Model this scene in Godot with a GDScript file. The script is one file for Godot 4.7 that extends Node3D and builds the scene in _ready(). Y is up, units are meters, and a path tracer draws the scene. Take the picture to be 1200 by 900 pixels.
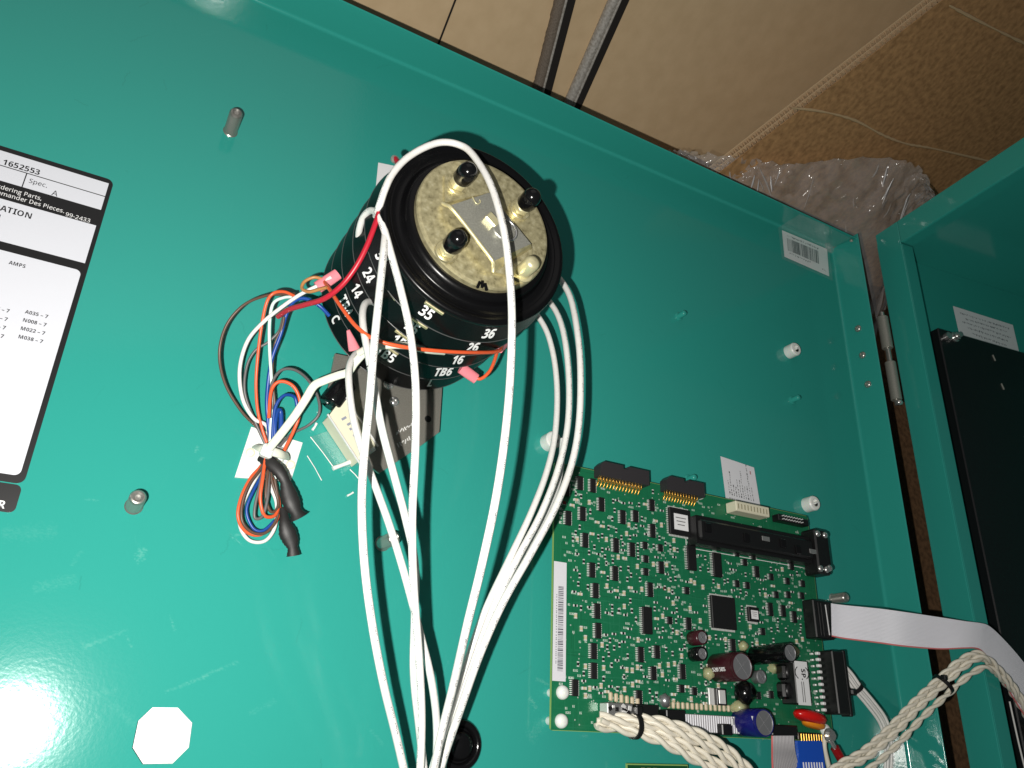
extends Node3D
# The inside of an opened green control-cabinet door, lit by a camera flash.
# Helper V() takes millimetres; the door's face is the plane z = 0, x runs to the hinge, y is up, z comes out of the door.

const MM := 0.001
var mats := {}
var meshes := {}
var rng := RandomNumberGenerator.new()

func V(x: float, y: float, z: float) -> Vector3:
	return Vector3(x, y, z) * MM

class MB:
	var v := PackedVector3Array()
	var n := PackedVector3Array()
	var t := PackedVector2Array()
	var two := false   # the same coordinates again as a second set
	func tri(a: Vector3, b: Vector3, c: Vector3, na: Vector3, nb: Vector3, nc: Vector3, ua := Vector2.ZERO, ub := Vector2.ZERO, uc := Vector2.ZERO) -> void:
		v.append_array([a, c, b]); n.append_array([na, nc, nb]); t.append_array([ua, uc, ub])
	func flat(a: Vector3, b: Vector3, c: Vector3, ua := Vector2.ZERO, ub := Vector2.ZERO, uc := Vector2.ZERO) -> void:
		var m := (b - a).cross(c - a).normalized()
		tri(a, b, c, m, m, m, ua, ub, uc)
	func quad(a: Vector3, b: Vector3, c: Vector3, d: Vector3, uv := false) -> void:
		if uv:
			flat(a, b, c, Vector2(0, 1), Vector2(1, 1), Vector2(1, 0)); flat(a, c, d, Vector2(0, 1), Vector2(1, 0), Vector2(0, 0))
		else:
			flat(a, b, c); flat(a, c, d)
	func squad(a: Vector3, b: Vector3, c: Vector3, d: Vector3, na: Vector3, nb: Vector3, nc: Vector3, nd: Vector3) -> void:
		tri(a, b, c, na, nb, nc); tri(a, c, d, na, nc, nd)
	# a box with chamfered edges, centred at c, half sizes h, chamfer k, turned by basis q
	func box(c: Vector3, s: Vector3, k := 0.0, q := Basis()) -> void:
		var h := s * 0.5
		var P := func(i: int, axis: int) -> Vector3:
			var g := Vector3(h.x if i & 1 else -h.x, h.y if i & 2 else -h.y, h.z if i & 4 else -h.z)
			for j in 3:
				if j != axis:
					g[j] -= k * signf(g[j])
			return c + q * g
		var faces := [[1, 3, 7, 5, 0], [0, 4, 6, 2, 0], [2, 6, 7, 3, 1], [0, 1, 5, 4, 1], [4, 5, 7, 6, 2], [0, 2, 3, 1, 2]]
		for f in faces:
			quad(P.call(f[0], f[4]), P.call(f[1], f[4]), P.call(f[2], f[4]), P.call(f[3], f[4]))
		if k <= 0.0:
			return
		for axis in 3:
			var a1 := (axis + 1) % 3
			var a2 := (axis + 2) % 3
			for m in 4:
				var base := (1 << a1 if m & 1 else 0) | (1 << a2 if m & 2 else 0)
				var top := base | (1 << axis)
				var p0: Vector3 = P.call(base, a1)
				var p1: Vector3 = P.call(top, a1)
				var p2: Vector3 = P.call(top, a2)
				var p3: Vector3 = P.call(base, a2)
				if m == 0 or m == 3:
					quad(p0, p3, p2, p1)
				else:
					quad(p0, p1, p2, p3)
		for i in 8:
			var x: Vector3 = P.call(i, 0)
			var y: Vector3 = P.call(i, 1)
			var z: Vector3 = P.call(i, 2)
			var bits := (1 if i & 1 else 0) + (1 if i & 2 else 0) + (1 if i & 4 else 0)
			if bits % 2 == 1:
				flat(x, y, z)
			else:
				flat(x, z, y)
	# revolve profile points (r, z) round the line through o along q.z
	func lathe(o: Vector3, prof: Array, seg := 32, q := Basis(), soft := false) -> void:
		var ns := []
		for i in prof.size() - 1:
			var d: Vector2 = prof[i + 1] - prof[i]
			ns.append(Vector2(d.y, -d.x).normalized())
		for i in prof.size() - 1:
			var a: Vector2 = prof[i]
			var b: Vector2 = prof[i + 1]
			var na: Vector2 = ns[i]
			var nb: Vector2 = ns[i]
			if soft:
				if i > 0 and ns[i - 1].dot(ns[i]) > 0.5: na = (ns[i - 1] + ns[i]).normalized()
				if i < ns.size() - 1 and ns[i + 1].dot(ns[i]) > 0.5: nb = (ns[i + 1] + ns[i]).normalized()
			for s in seg:
				var c0 := Vector2.from_angle(TAU * s / seg)
				var c1 := Vector2.from_angle(TAU * (s + 1) / seg)
				var p := func(w: Vector2, c: Vector2) -> Vector3: return q * Vector3(w.x * c.x, w.x * c.y, w.y)
				squad(o + p.call(a, c0), o + p.call(a, c1), o + p.call(b, c1), o + p.call(b, c0), p.call(na, c0), p.call(na, c1), p.call(nb, c1), p.call(nb, c0))
	func cyl(o: Vector3, r: float, h: float, seg := 20, q := Basis(), k := 0.0) -> void:
		lathe(o, [Vector2(0, 0), Vector2(r, 0), Vector2(r, h - k), Vector2(r - k, h), Vector2(0, h)] if k > 0.0 else [Vector2(0, 0), Vector2(r, 0), Vector2(r, h), Vector2(0, h)], seg, q)
	# extrude a polygon (counter-clockwise, metres) from z0 to z1
	func prism(poly: PackedVector2Array, z0: float, z1: float, xf := Transform3D()) -> void:
		if Geometry2D.is_polygon_clockwise(poly):
			poly.reverse()
		var idx := Geometry2D.triangulate_polygon(poly)
		for i in range(0, idx.size(), 3):
			var a := poly[idx[i]]
			var b := poly[idx[i + 1]]
			var c := poly[idx[i + 2]]
			if (b - a).cross(c - a) < 0.0:
				var w := b
				b = c
				c = w
			flat(xf * Vector3(a.x, a.y, z1), xf * Vector3(b.x, b.y, z1), xf * Vector3(c.x, c.y, z1), a, b, c)
			flat(xf * Vector3(a.x, a.y, z0), xf * Vector3(c.x, c.y, z0), xf * Vector3(b.x, b.y, z0), a, c, b)
		for i in poly.size():
			var a := poly[i]
			var b := poly[(i + 1) % poly.size()]
			quad(xf * Vector3(a.x, a.y, z0), xf * Vector3(b.x, b.y, z0), xf * Vector3(b.x, b.y, z1), xf * Vector3(a.x, a.y, z1))
	# a round tube along points; r is one radius or one per point; squash flattens it along the second frame axis
	func tube(path: Array, r, seg := 10, squash := 1.0, up := Vector3.ZERO) -> void:
		var dirs := []
		for i in path.size():
			dirs.append((path[mini(i + 1, path.size() - 1)] - path[maxi(i - 1, 0)]).normalized())
		var side: Vector3 = dirs[0].cross(up if up != Vector3.ZERO else Vector3(0.3, 0.2, 0.93)).normalized()
		var rings := []
		var nors := []
		for i in path.size():
			if up != Vector3.ZERO:
				side = dirs[i].cross(up).normalized()
			side = (side - dirs[i] * side.dot(dirs[i])).normalized()
			var other: Vector3 = dirs[i].cross(side)
			var rr: float = r[i] if r is Array else r
			var ring := []
			var nor := []
			for s in seg:
				var a := TAU * s / seg
				ring.append(path[i] + side * cos(a) * rr + other * sin(a) * rr * squash)
				nor.append((side * cos(a) * squash + other * sin(a)).normalized())
			rings.append(ring); nors.append(nor)
		var run := [0.0]
		for i in path.size() - 1:
			run.append(run[i] + path[i].distance_to(path[i + 1]))
		var at_uv := t.size()
		for i in path.size() - 1:
			for s in seg:
				var k := (s + 1) % seg
				squad(rings[i][s], rings[i][k], rings[i + 1][k], rings[i + 1][s], nors[i][s], nors[i][k], nors[i + 1][k], nors[i + 1][s])
				var u0 := float(s) / seg
				var u1 := float(s + 1) / seg
				var v0: float = run[i] / 0.06
				var v1: float = run[i + 1] / 0.06
				for w in [Vector2(u0, v0), Vector2(u1, v1), Vector2(u1, v0), Vector2(u0, v0), Vector2(u0, v1), Vector2(u1, v1)]:
					t[at_uv] = w
					at_uv += 1
		for s in seg:
			var k := (s + 1) % seg
			flat(path[0], rings[0][k], rings[0][s])
			flat(path[-1], rings[-1][s], rings[-1][k])
	func done(m: Material) -> ArrayMesh:
		var arr := []
		arr.resize(Mesh.ARRAY_MAX)
		arr[Mesh.ARRAY_VERTEX] = v; arr[Mesh.ARRAY_NORMAL] = n; arr[Mesh.ARRAY_TEX_UV] = t
		if two: arr[Mesh.ARRAY_TEX_UV2] = t
		var me := ArrayMesh.new()
		me.add_surface_from_arrays(Mesh.PRIMITIVE_TRIANGLES, arr)
		me.surface_set_material(0, m)
		return me

func smooth(pts: Array, steps := 7) -> Array:
	var out := []
	for i in pts.size() - 1:
		var a: Vector3 = pts[maxi(i - 1, 0)]
		var b: Vector3 = pts[i]
		var c: Vector3 = pts[i + 1]
		var d: Vector3 = pts[mini(i + 2, pts.size() - 1)]
		for s in steps:
			out.append(b.cubic_interpolate(c, a, d, float(s) / steps))
	out.append(pts[-1])
	return out

func put(called: String, me: Mesh, parent: Node = self, at := Vector3.ZERO, q := Basis()) -> MeshInstance3D:
	var o := MeshInstance3D.new()
	o.name = called
	o.mesh = me
	o.transform = Transform3D(q, at)
	parent.add_child(o, true)
	return o

func make(called: String, b: MB, m: Material, parent: Node = self, at := Vector3.ZERO, q := Basis()) -> MeshInstance3D:
	return put(called, b.done(m), parent, at, q)

func tag(o: Node, label: String, category: String, group := "", kind := "") -> Node:
	if label: o.set_meta("label", label)
	if category: o.set_meta("category", category)
	if group: o.set_meta("group", group)
	if kind: o.set_meta("kind", kind)
	return o

func thing(called: String, label: String, category: String, at := Vector3.ZERO, q := Basis(), group := "") -> Node3D:
	var o := Node3D.new()
	o.name = called
	o.transform = Transform3D(q, at)
	add_child(o, true)
	tag(o, label, category, group)
	return o

func lin(r: float, g: float, b: float) -> Color:
	return Color(r, g, b).linear_to_srgb()

func mat(key: String, c: Color, rough: float, metal := 0.0, more := {}) -> StandardMaterial3D:
	if not mats.has(key):
		var m := StandardMaterial3D.new()
		m.resource_name = key
		m.albedo_color = c
		m.roughness = rough
		m.metallic = metal
		for k in more:
			m.set(k, more[k])
		mats[key] = m
	return mats[key]

func noise_tex(freq: float, size := 512, normal := false, strength := 4.0, ramp: Array = [], octaves := 4, sd := 1) -> NoiseTexture2D:
	var f := FastNoiseLite.new()
	f.seed = sd
	f.noise_type = FastNoiseLite.TYPE_SIMPLEX_SMOOTH
	f.frequency = freq
	f.fractal_octaves = octaves
	var t := NoiseTexture2D.new()
	t.width = size; t.height = size
	t.seamless = true
	t.noise = f
	if normal:
		t.as_normal_map = true
		t.bump_strength = strength
	if ramp.size():
		var g := Gradient.new()
		g.offsets = PackedFloat32Array(range(ramp.size()).map(func(i): return float(i) / (ramp.size() - 1)))
		g.colors = PackedColorArray(ramp)
		t.color_ramp = g
	return t

func tri_more(scale: float, extra := {}) -> Dictionary:
	var d := {"uv1_triplanar": true, "uv1_world_triplanar": true, "uv1_scale": Vector3.ONE * scale}
	d.merge(extra)
	return d

func lettering(words: String, cap_mm: float, font := "Droid Sans", bold := false, depth_mm := 0.08) -> TextMesh:
	var key := words + str(cap_mm) + font + str(bold)
	if not meshes.has(key):
		var sf := SystemFont.new()
		sf.font_names = PackedStringArray([font])
		sf.font_weight = 700 if bold else 400
		var tm := TextMesh.new()
		tm.text = words
		tm.font = sf
		tm.font_size = 48
		tm.pixel_size = 0.001
		tm.depth = depth_mm / cap_mm * 48.0 * 0.714 * 0.001
		tm.curve_step = 2.0
		meshes[key] = tm
	return meshes[key]

func write(words: String, cap_mm: float, m: Material, parent: Node, at: Vector3, q := Basis(), align := 0, font := "Droid Sans", bold := false, depth_mm := 0.08, called := "printed_lettering") -> MeshInstance3D:
	var tm: TextMesh = lettering(words, cap_mm, font, bold, depth_mm)
	var o := MeshInstance3D.new()
	o.name = called
	o.mesh = tm
	o.material_override = m
	var k := cap_mm / (48.0 * 0.714)   # the font is built large and scaled to size
	var shift := tm.get_aabb().size.x * 0.5 * -align
	var sized := Basis(q.x * k, q.y * k, q.z * k)
	o.transform = Transform3D(sized, at + sized * Vector3(shift, 0, 0))
	parent.add_child(o, true)
	return o

# a flat printed texture: paper with rows of unreadable fine print and, if asked, bars
func print_image(w: int, h: int, paper: Color, ink: Color, rows: Array, bars := Rect2i(), sd := 3) -> ImageTexture:
	var im := Image.create(w, h, false, Image.FORMAT_RGB8)
	im.fill(paper)
	rng.seed = sd
	for r in rows:   # each row: [x0, x1, y, height]
		var x: int = r[0]
		while x < r[1]:
			var k := rng.randi_range(1, 4)
			for j in k:
				im.fill_rect(Rect2i(x, r[2] + rng.randi_range(0, maxi(1, r[3] / 2)), rng.randi_range(1, 3), rng.randi_range(1, r[3])), ink.lerp(paper, rng.randf() * 0.45))
				x += 2
			x += rng.randi_range(1, 5)
	if bars.size.x > 0:
		var x := bars.position.x
		while x < bars.end.x:
			var k := rng.randi_range(1, 4)
			im.fill_rect(Rect2i(x, bars.position.y, k, bars.size.y), ink)
			x += k + rng.randi_range(1, 4)
	return ImageTexture.create_from_image(im)

# ---------------------------------------------------------------- setting up materials
func materials() -> void:
	var peel := noise_tex(0.022, 512, true, 3.0, [], 3, 7)
	var grain := noise_tex(0.05, 512, false, 1.0, [Color(0.84, 0.84, 0.84), Color.WHITE], 5, 11)
	var blotch := noise_tex(0.012, 512, false, 1.0, [Color(0.93, 0.93, 0.93), Color.WHITE], 3, 5)
	var rub := noise_tex(0.02, 512, false, 1.0, [Color(0.75, 0.75, 0.75), Color.WHITE], 4, 17)
	var green := lin(0.031, 0.325, 0.272)
	mat("green_paint", green, 0.115, 0.0, tri_more(28.0, {"normal_enabled": true, "normal_texture": peel, "normal_scale": 0.075}))
	mat("scuffed_paint", lin(0.031 / 0.3, 0.325 / 0.8, 0.272 / 0.8), 0.115, 0.0, tri_more(28.0, {"detail_enabled": true, "detail_albedo": scuffs(), "detail_blend_mode": BaseMaterial3D.BLEND_MODE_MUL, "detail_uv_layer": BaseMaterial3D.DETAIL_UV_2, "normal_enabled": true, "normal_texture": peel, "normal_scale": 0.075}))
	mat("green_stud", green, 0.25)
	mat("steel", Color(0.80, 0.79, 0.76), 0.28, 0.8, tri_more(30.0, {"albedo_texture": grain}))
	mat("bright_steel", Color(0.86, 0.86, 0.85), 0.25, 0.85)
	var stain := noise_tex(0.011, 512, false, 1.0, [Color(0.60, 0.57, 0.46), Color(0.78, 0.75, 0.63), Color(0.86, 0.83, 0.70), Color(0.95, 0.93, 0.84)], 5, 23)
	var pit := noise_tex(0.06, 512, true, 3.0, [], 4, 29)
	mat("zinc", Color(0.95, 0.94, 0.88), 0.36, 0.6, tri_more(34.0, {"albedo_texture": stain, "normal_enabled": true, "normal_texture": pit, "normal_scale": 0.25}))
	mat("zinc_bright", Color(0.90, 0.87, 0.70), 0.33, 0.55)
	mat("dull_steel", Color(0.68, 0.68, 0.64), 0.42, 0.5, tri_more(26.0, {"albedo_texture": grain, "normal_enabled": true, "normal_texture": pit, "normal_scale": 0.2}))
	mat("bracket_steel", Color(0.66, 0.65, 0.61), 0.34, 0.6, tri_more(40.0, {"albedo_texture": grain, "normal_enabled": true, "normal_texture": pit, "normal_scale": 0.2}))
	mat("bakelite", Color(0.045, 0.045, 0.05), 0.27, 0.0, tri_more(40.0, {"metallic_specular": 0.36, "normal_enabled": true, "normal_texture": peel, "normal_scale": 0.10}))
	mat("black_plastic", Color(0.10, 0.10, 0.105), 0.38, 0.0, tri_more(60.0, {"albedo_texture": grain}))
	mat("black_gloss", Color(0.055, 0.055, 0.06), 0.16)
	mat("black_panel", Color(0.085, 0.088, 0.095), 0.33, 0.0, tri_more(18.0, {"normal_enabled": true, "normal_texture": pit, "normal_scale": 0.25}))
	mat("chip_black", Color(0.075, 0.075, 0.08), 0.55)
	mat("chip_print", Color(0.45, 0.45, 0.45), 0.6)
	mat("tin", Color(0.90, 0.90, 0.89), 0.4, 0.25)
	mat("gold_pin", Color(0.85, 0.66, 0.30), 0.3, 0.8)
	mat("white_print", Color(0.93, 0.93, 0.93), 0.5)
	mat("black_print", Color(0.10, 0.10, 0.11), 0.5)
	mat("red_print", Color(0.75, 0.2, 0.15), 0.5)
	mat("white_wire", Color(0.92, 0.915, 0.90), 0.38, 0.0, tri_more(80.0, {"albedo_texture": blotch}))
	mat("printed_wire", Color(0.92, 0.915, 0.90), 0.38, 0.0, {"albedo_texture": wire_print()})
	mat("cream_wire", Color(0.89, 0.865, 0.80), 0.42)
	mat("red_wire", Color(0.70, 0.12, 0.19), 0.36)
	mat("orange_wire", Color(0.88, 0.36, 0.20), 0.36)
	mat("brown_wire", Color(0.36, 0.27, 0.22), 0.4)
	mat("tan_wire", Color(0.72, 0.50, 0.30), 0.4)
	mat("blue_wire", Color(0.10, 0.27, 0.58), 0.36)
	mat("grey_wire", Color(0.38, 0.37, 0.37), 0.4)
	mat("pale_wire", Color(0.85, 0.93, 0.90), 0.36)
	mat("pink_sleeve", Color(0.90, 0.52, 0.56), 0.42)
	mat("nylon", Color(0.93, 0.93, 0.91), 0.36, 0.0, {"subsurf_scatter_enabled": true, "subsurf_scatter_strength": 0.1})
	mat("tie_cream", Color(0.84, 0.85, 0.79), 0.4)
	mat("shrink", Color(0.13, 0.127, 0.127), 0.5, 0.0, tri_more(60.0, {"normal_enabled": true, "normal_texture": pit, "normal_scale": 0.35}))
	mat("paper", Color(0.93, 0.93, 0.935), 0.55)
	mat("label_face", Color(0.86, 0.87, 0.90), 0.34)
	mat("label_black", Color(0.11, 0.11, 0.115), 0.36)
	mat("foam_white", Color(0.985, 0.985, 0.985), 0.6)
	mat("solder_mask", Color(1, 1, 1), 0.33, 0.0, {"albedo_texture": board_print()})
	mat("board_edge", Color(0.55, 0.68, 0.38), 0.5)
	mat("board_green", Color(0.06, 0.30, 0.17), 0.4)
	mat("ceramic", Color(0.80, 0.74, 0.62), 0.5)
	mat("dark_resistor", Color(0.10, 0.10, 0.11), 0.4)
	mat("cap_maroon", Color(0.24, 0.09, 0.12), 0.28)
	mat("cap_blue", Color(0.10, 0.10, 0.42), 0.28)
	mat("cap_top", Color(0.75, 0.75, 0.76), 0.35, 0.8)
	mat("glue", Color(0.66, 0.66, 0.50), 0.32, 0.0, {"subsurf_scatter_enabled": true, "subsurf_scatter_strength": 0.15})
	mat("red_disc", Color(0.80, 0.09, 0.08), 0.25)
	mat("orange_disc", Color(0.90, 0.55, 0.12), 0.28)
	mat("blue_plug", Color(0.10, 0.32, 0.75), 0.35)
	mat("cream_plug", Color(0.88, 0.86, 0.76), 0.45)
	mat("ribbon_grey", Color(0.96, 0.96, 0.985), 0.36)
	mat("ribbon_dull", Color(0.66, 0.65, 0.66), 0.4)
	mat("ribbon_red", Color(0.85, 0.45, 0.45), 0.4)
	var kraft := noise_tex(0.02, 512, false, 1.0, [Color(0.93, 0.92, 0.90), Color.WHITE], 6, 31)
	var fibre := noise_tex(0.05, 512, true, 2.0, [], 5, 37)
	mat("tan_board", lin(0.66, 0.49, 0.295), 0.8, 0.0, tri_more(4.0, {"albedo_texture": kraft, "normal_enabled": true, "normal_texture": fibre, "normal_scale": 0.08}))
	var kraft_dark := noise_tex(0.03, 512, false, 1.0, [Color(0.62, 0.60, 0.56), Color(0.84, 0.84, 0.84), Color.WHITE], 6, 41)
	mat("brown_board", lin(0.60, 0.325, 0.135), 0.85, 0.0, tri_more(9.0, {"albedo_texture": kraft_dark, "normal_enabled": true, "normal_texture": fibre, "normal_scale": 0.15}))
	mat("dark_board", lin(0.27, 0.145, 0.065), 0.85, 0.0, tri_more(9.0, {"albedo_texture": kraft_dark}))  # a darker brown cardboard than the corrugated sheet
	mat("torn_kraft", lin(0.52, 0.36, 0.20), 0.9)
	mat("edge_kraft", lin(0.62, 0.45, 0.27), 0.9)
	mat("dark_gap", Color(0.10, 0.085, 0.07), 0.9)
	mat("galvanised", Color(0.78, 0.76, 0.73), 0.5, 0.1, tri_more(20.0, {"albedo_texture": kraft_dark, "normal_enabled": true, "normal_texture": fibre, "normal_scale": 0.4}))
	mat("rusty_steel", Color(0.52, 0.47, 0.42), 0.75, 0.0, tri_more(34.0, {"albedo_texture": kraft_dark, "normal_enabled": true, "normal_texture": fibre, "normal_scale": 0.6}))
	mat("film", Color(0.90, 0.895, 0.90, 0.20), 0.11, 0.0, {"transparency": BaseMaterial3D.TRANSPARENCY_ALPHA, "cull_mode": BaseMaterial3D.CULL_DISABLED})
	mat("film_glint", Color(0.94, 0.93, 0.94, 0.55), 0.2, 0.0, {"transparency": BaseMaterial3D.TRANSPARENCY_ALPHA, "cull_mode": BaseMaterial3D.CULL_DISABLED})
	mat("tape", Color(0.95, 0.97, 0.96, 0.06), 0.1, 0.0, {"transparency": BaseMaterial3D.TRANSPARENCY_ALPHA, "cull_mode": BaseMaterial3D.CULL_DISABLED})
	mat("clear_plastic", Color(0.92, 0.96, 0.95, 0.03), 0.1, 0.0, {"transparency": BaseMaterial3D.TRANSPARENCY_ALPHA})

# runs of tiny dark print along an insulated lead
func wire_print() -> ImageTexture:
	var im := Image.create(96, 512, false, Image.FORMAT_RGB8)
	im.fill(Color(0.985, 0.985, 0.985))
	rng.seed = 33
	for col in [18, 66]:
		var y: int = 20 + col
		while y < 480:
			var word := rng.randi_range(3, 7)
			for k in word:
				for q in 3:
					im.fill_rect(Rect2i(col + rng.randi_range(0, 7), y + rng.randi_range(0, 4), rng.randi_range(2, 5), rng.randi_range(1, 3)), Color(0.45, 0.45, 0.47))
				y += 8
			y += rng.randi_range(10, 60)
	for k in 40:   # handling marks
		im.fill_rect(Rect2i(rng.randi_range(0, 90), rng.randi_range(0, 500), rng.randi_range(2, 12), rng.randi_range(3, 30)), Color(0.965, 0.96, 0.95))
	return ImageTexture.create_from_image(im)

func M(k: String) -> StandardMaterial3D:
	return mats[k]

# faint scuffs, chalky dabs and scratches that are on the paint of the door
func scuffs() -> ImageTexture:
	var w := 1600
	var h := 1120
	var im := Image.create(w, h, false, Image.FORMAT_RGB8)
	var base := lin(0.3, 0.8, 0.8)
	im.fill(base)
	rng.seed = 77
	for i in 500:   # faint worn hairlines
		var c := Vector2(rng.randf() * w, rng.randf() * h)
		var a := rng.randf() * TAU
		var k := rng.randf_range(0.02, 0.10)
		for j in rng.randi_range(3, 26):
			var p := c + Vector2.from_angle(a) * j
			a += rng.randf_range(-0.06, 0.06)
			if p.x >= 0 and p.y >= 0 and p.x < w - 2 and p.y < h - 2:
				im.fill_rect(Rect2i(int(p.x), int(p.y), 1, 1), base.lerp(Color.WHITE, k) if i % 3 else base.darkened(k * 0.6))
	# chalky dabs, at door millimetres: x, y, angle, length, width, strength
	for d in [[27.5, 68.9, 0.40, 4, 5, 0.35], [28.0, 72.5, 1.20, 3, 4, 0.3], [-1.5, 94.9, 0.10, 5, 1, 0.3], [44.0, 132.1, 1.30, 4, 2, 0.3], [47.3, 126.7, 0.80, 3, 2, 0.25], [-1.6, 64.5, 1.20, 7, 2, 0.12], [-7.9, 51.2, 0.40, 16, 7, 0.1], [-24.8, 74.3, 0.20, 20, 9, 0.08], [20.6, 27.1, 0.50, 18, 3, 0.13], [15.4, 24.8, 0.40, 10, 4, 0.12], [49.7, 37.7, -1.10, 8, 1, 0.25], [78.1, 16.4, 0.45, 16, 2, 0.2], [62.7, 8.2, 0.45, 18, 2, 0.22], [22.3, -13.5, 1.20, 9, 3, 0.18], [36.0, -7.5, -0.60, 14, 6, 0.1], [24.4, 1.7, 0.30, 10, 4, 0.12], [31.3, 26.7, -1.00, 6, 1, 0.2], [276.8, 21.6, -0.30, 9, 2, 0.35], [270.3, 8.3, -0.90, 7, 3, 0.35], [272.6, -7.2, 0.80, 12, 9, 0.14], [169.0, -14.2, -0.70, 10, 2, 0.12], [207.9, 23.8, 1.20, 14, 1, 0.1], [74.8, 87.9, 0.80, 3, 2, 0.3], [103.1, -1.2, 0.50, 12, 3, 0.1], [561.1, -6.0, 1.20, 8, 1, 0.3], [547.8, -0.3, 1.30, 8, 1, 0.3], [25.6, 350.9, 1.20, 9, 1, 0.3], [140.0, 191.1, -0.20, 10, 1, 0.12], [80.5, 200.2, -0.20, 8, 1, 0.12], [246.8, 216.1, 0.50, 8, 1, 0.15]]:
		for q in int(d[3] * d[4] * 2.5):
			var along := Vector2.from_angle(-d[2]) * rng.randf_range(-d[3], d[3])
			var off := Vector2.from_angle(-d[2] + PI / 2) * rng.randfn(0.0, d[4] * 0.4)
			var p := (Vector2(d[0] + 320, 456 - d[1]) + along * 0.6 + off * 0.6) * w / 904.0
			if p.x < 2 or p.y < 2 or p.x > w - 3 or p.y > h - 3: continue
			var b := im.get_pixel(int(p.x), int(p.y))
			im.fill_rect(Rect2i(int(p.x), int(p.y), rng.randi_range(1, 2), 1), b.lerp(Color.WHITE, minf(0.75, d[5] * 1.3)))
	return ImageTexture.create_from_image(im)

# the print and traces of the circuit board's upper face (the legend is too small to read)
func board_print() -> ImageTexture:
	var w := 1494
	var h := 1032
	var im := Image.create(w, h, false, Image.FORMAT_RGB8)
	var base := lin(0.010, 0.155, 0.068)
	im.fill(base)
	rng.seed = 5
	for i in 900:   # traces
		var x := rng.randi_range(10, w - 20)
		var y := rng.randi_range(10, h - 20)
		var c := base.lightened(rng.randf_range(0.02, 0.07)) if i % 2 else base.darkened(rng.randf_range(0.05, 0.16))
		for leg in 3:
			var n := rng.randi_range(12, 90)
			if rng.randf() < 0.5:
				im.fill_rect(Rect2i(x, y, n, 2), c); x += n
			else:
				im.fill_rect(Rect2i(x, y, 2, n), c); y += n
	var ink := lin(0.55, 0.62, 0.55)
	for i in 520:   # legend
		var x := rng.randi_range(30, w - 60)
		var y := rng.randi_range(20, h - 30)
		if x > 1000 and y < 420 and rng.randf() < 0.6:
			continue
		for k in rng.randi_range(2, 4):
			im.fill_rect(Rect2i(x, y, 4, 9), ink)
			if k % 2: im.fill_rect(Rect2i(x + 1, y + 2, 2, 3), base)
			x += 6
	for i in 460:   # pads and vias
		var x := rng.randi_range(20, w - 20)
		var y := rng.randi_range(20, h - 20)
		im.fill_rect(Rect2i(x, y, 5, 5), lin(0.62, 0.62, 0.58))
		im.fill_rect(Rect2i(x + 2, y + 2, 2, 2), base.darkened(0.4))
	for k in 9:   # a column of block letters up the left edge
		im.fill_rect(Rect2i(24, 95 + k * 19, 13, 11), ink)
		im.fill_rect(Rect2i(27 + (k * 5) % 7, 98 + k * 19, 4, 6), base)
	return ImageTexture.create_from_image(im)

# ---------------------------------------------------------------- shapes
func round_rect(x0: float, y0: float, x1: float, y1: float, r: float, n := 5) -> PackedVector2Array:
	var out := PackedVector2Array()
	var cs := [Vector2(x1 - r, y0 + r), Vector2(x1 - r, y1 - r), Vector2(x0 + r, y1 - r), Vector2(x0 + r, y0 + r)]
	for k in 4:
		for i in n + 1:
			out.append((cs[k] + Vector2.from_angle(-PI / 2 + k * PI / 2 + i * PI / 2 / n) * r) * MM)
	return out

func rect(x0: float, y0: float, x1: float, y1: float) -> PackedVector2Array:
	return PackedVector2Array([Vector2(x0, y0) * MM, Vector2(x1, y0) * MM, Vector2(x1, y1) * MM, Vector2(x0, y1) * MM])

func poly_mm(pts: Array) -> PackedVector2Array:
	var out := PackedVector2Array()
	for p in pts:
		out.append(Vector2(p.x, p.y) * MM)
	return out

func box_part(called: String, m: Material, parent: Node, c: Vector3, s: Vector3, k := 0.2, q := Basis()) -> MeshInstance3D:
	var key := "box%s%s%s" % [s, k, m.resource_name]
	if not meshes.has(key):
		var b := MB.new()
		b.box(Vector3.ZERO, s * MM, k * MM)
		meshes[key] = b.done(m)
	return put(called, meshes[key], parent, c, q)

# a folded sheet between two ends, each a profile (mm) and a frame
func bent(b: MB, prof0: Array, x0: Transform3D, prof1: Array, x1: Transform3D, th := 1.5) -> void:
	var sets := []
	for e in 2:
		var prof: Array = prof0 if e == 0 else prof1
		var xf: Transform3D = x0 if e == 0 else x1
		var ins := []
		var outs := []
		var ns := []
		for i in prof.size():
			var d: Vector2 = (prof[mini(i + 1, prof.size() - 1)] - prof[maxi(i - 1, 0)]).normalized()
			var m := Vector2(-d.y, d.x)
			ins.append(xf * (Vector3(prof[i].x, prof[i].y, 0) * MM))
			var o: Vector2 = prof[i] - m * th
			outs.append(xf * (Vector3(o.x, o.y, 0) * MM))
			ns.append((xf.basis * Vector3(m.x, m.y, 0)).normalized())
		sets.append([ins, outs, ns])
	for i in prof0.size() - 1:
		var a: Array = sets[0]
		var c: Array = sets[1]
		b.squad(a[0][i], c[0][i], c[0][i + 1], a[0][i + 1], a[2][i], c[2][i], c[2][i + 1], a[2][i + 1])
		b.squad(a[1][i + 1], c[1][i + 1], c[1][i], a[1][i], -a[2][i + 1], -c[2][i + 1], -c[2][i], -a[2][i])
		for e in 2:
			b.quad(sets[e][0][i], sets[e][0][i + 1], sets[e][1][i + 1], sets[e][1][i])
	var last := prof0.size() - 1
	b.quad(sets[0][0][last], sets[1][0][last], sets[1][1][last], sets[0][1][last])

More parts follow.
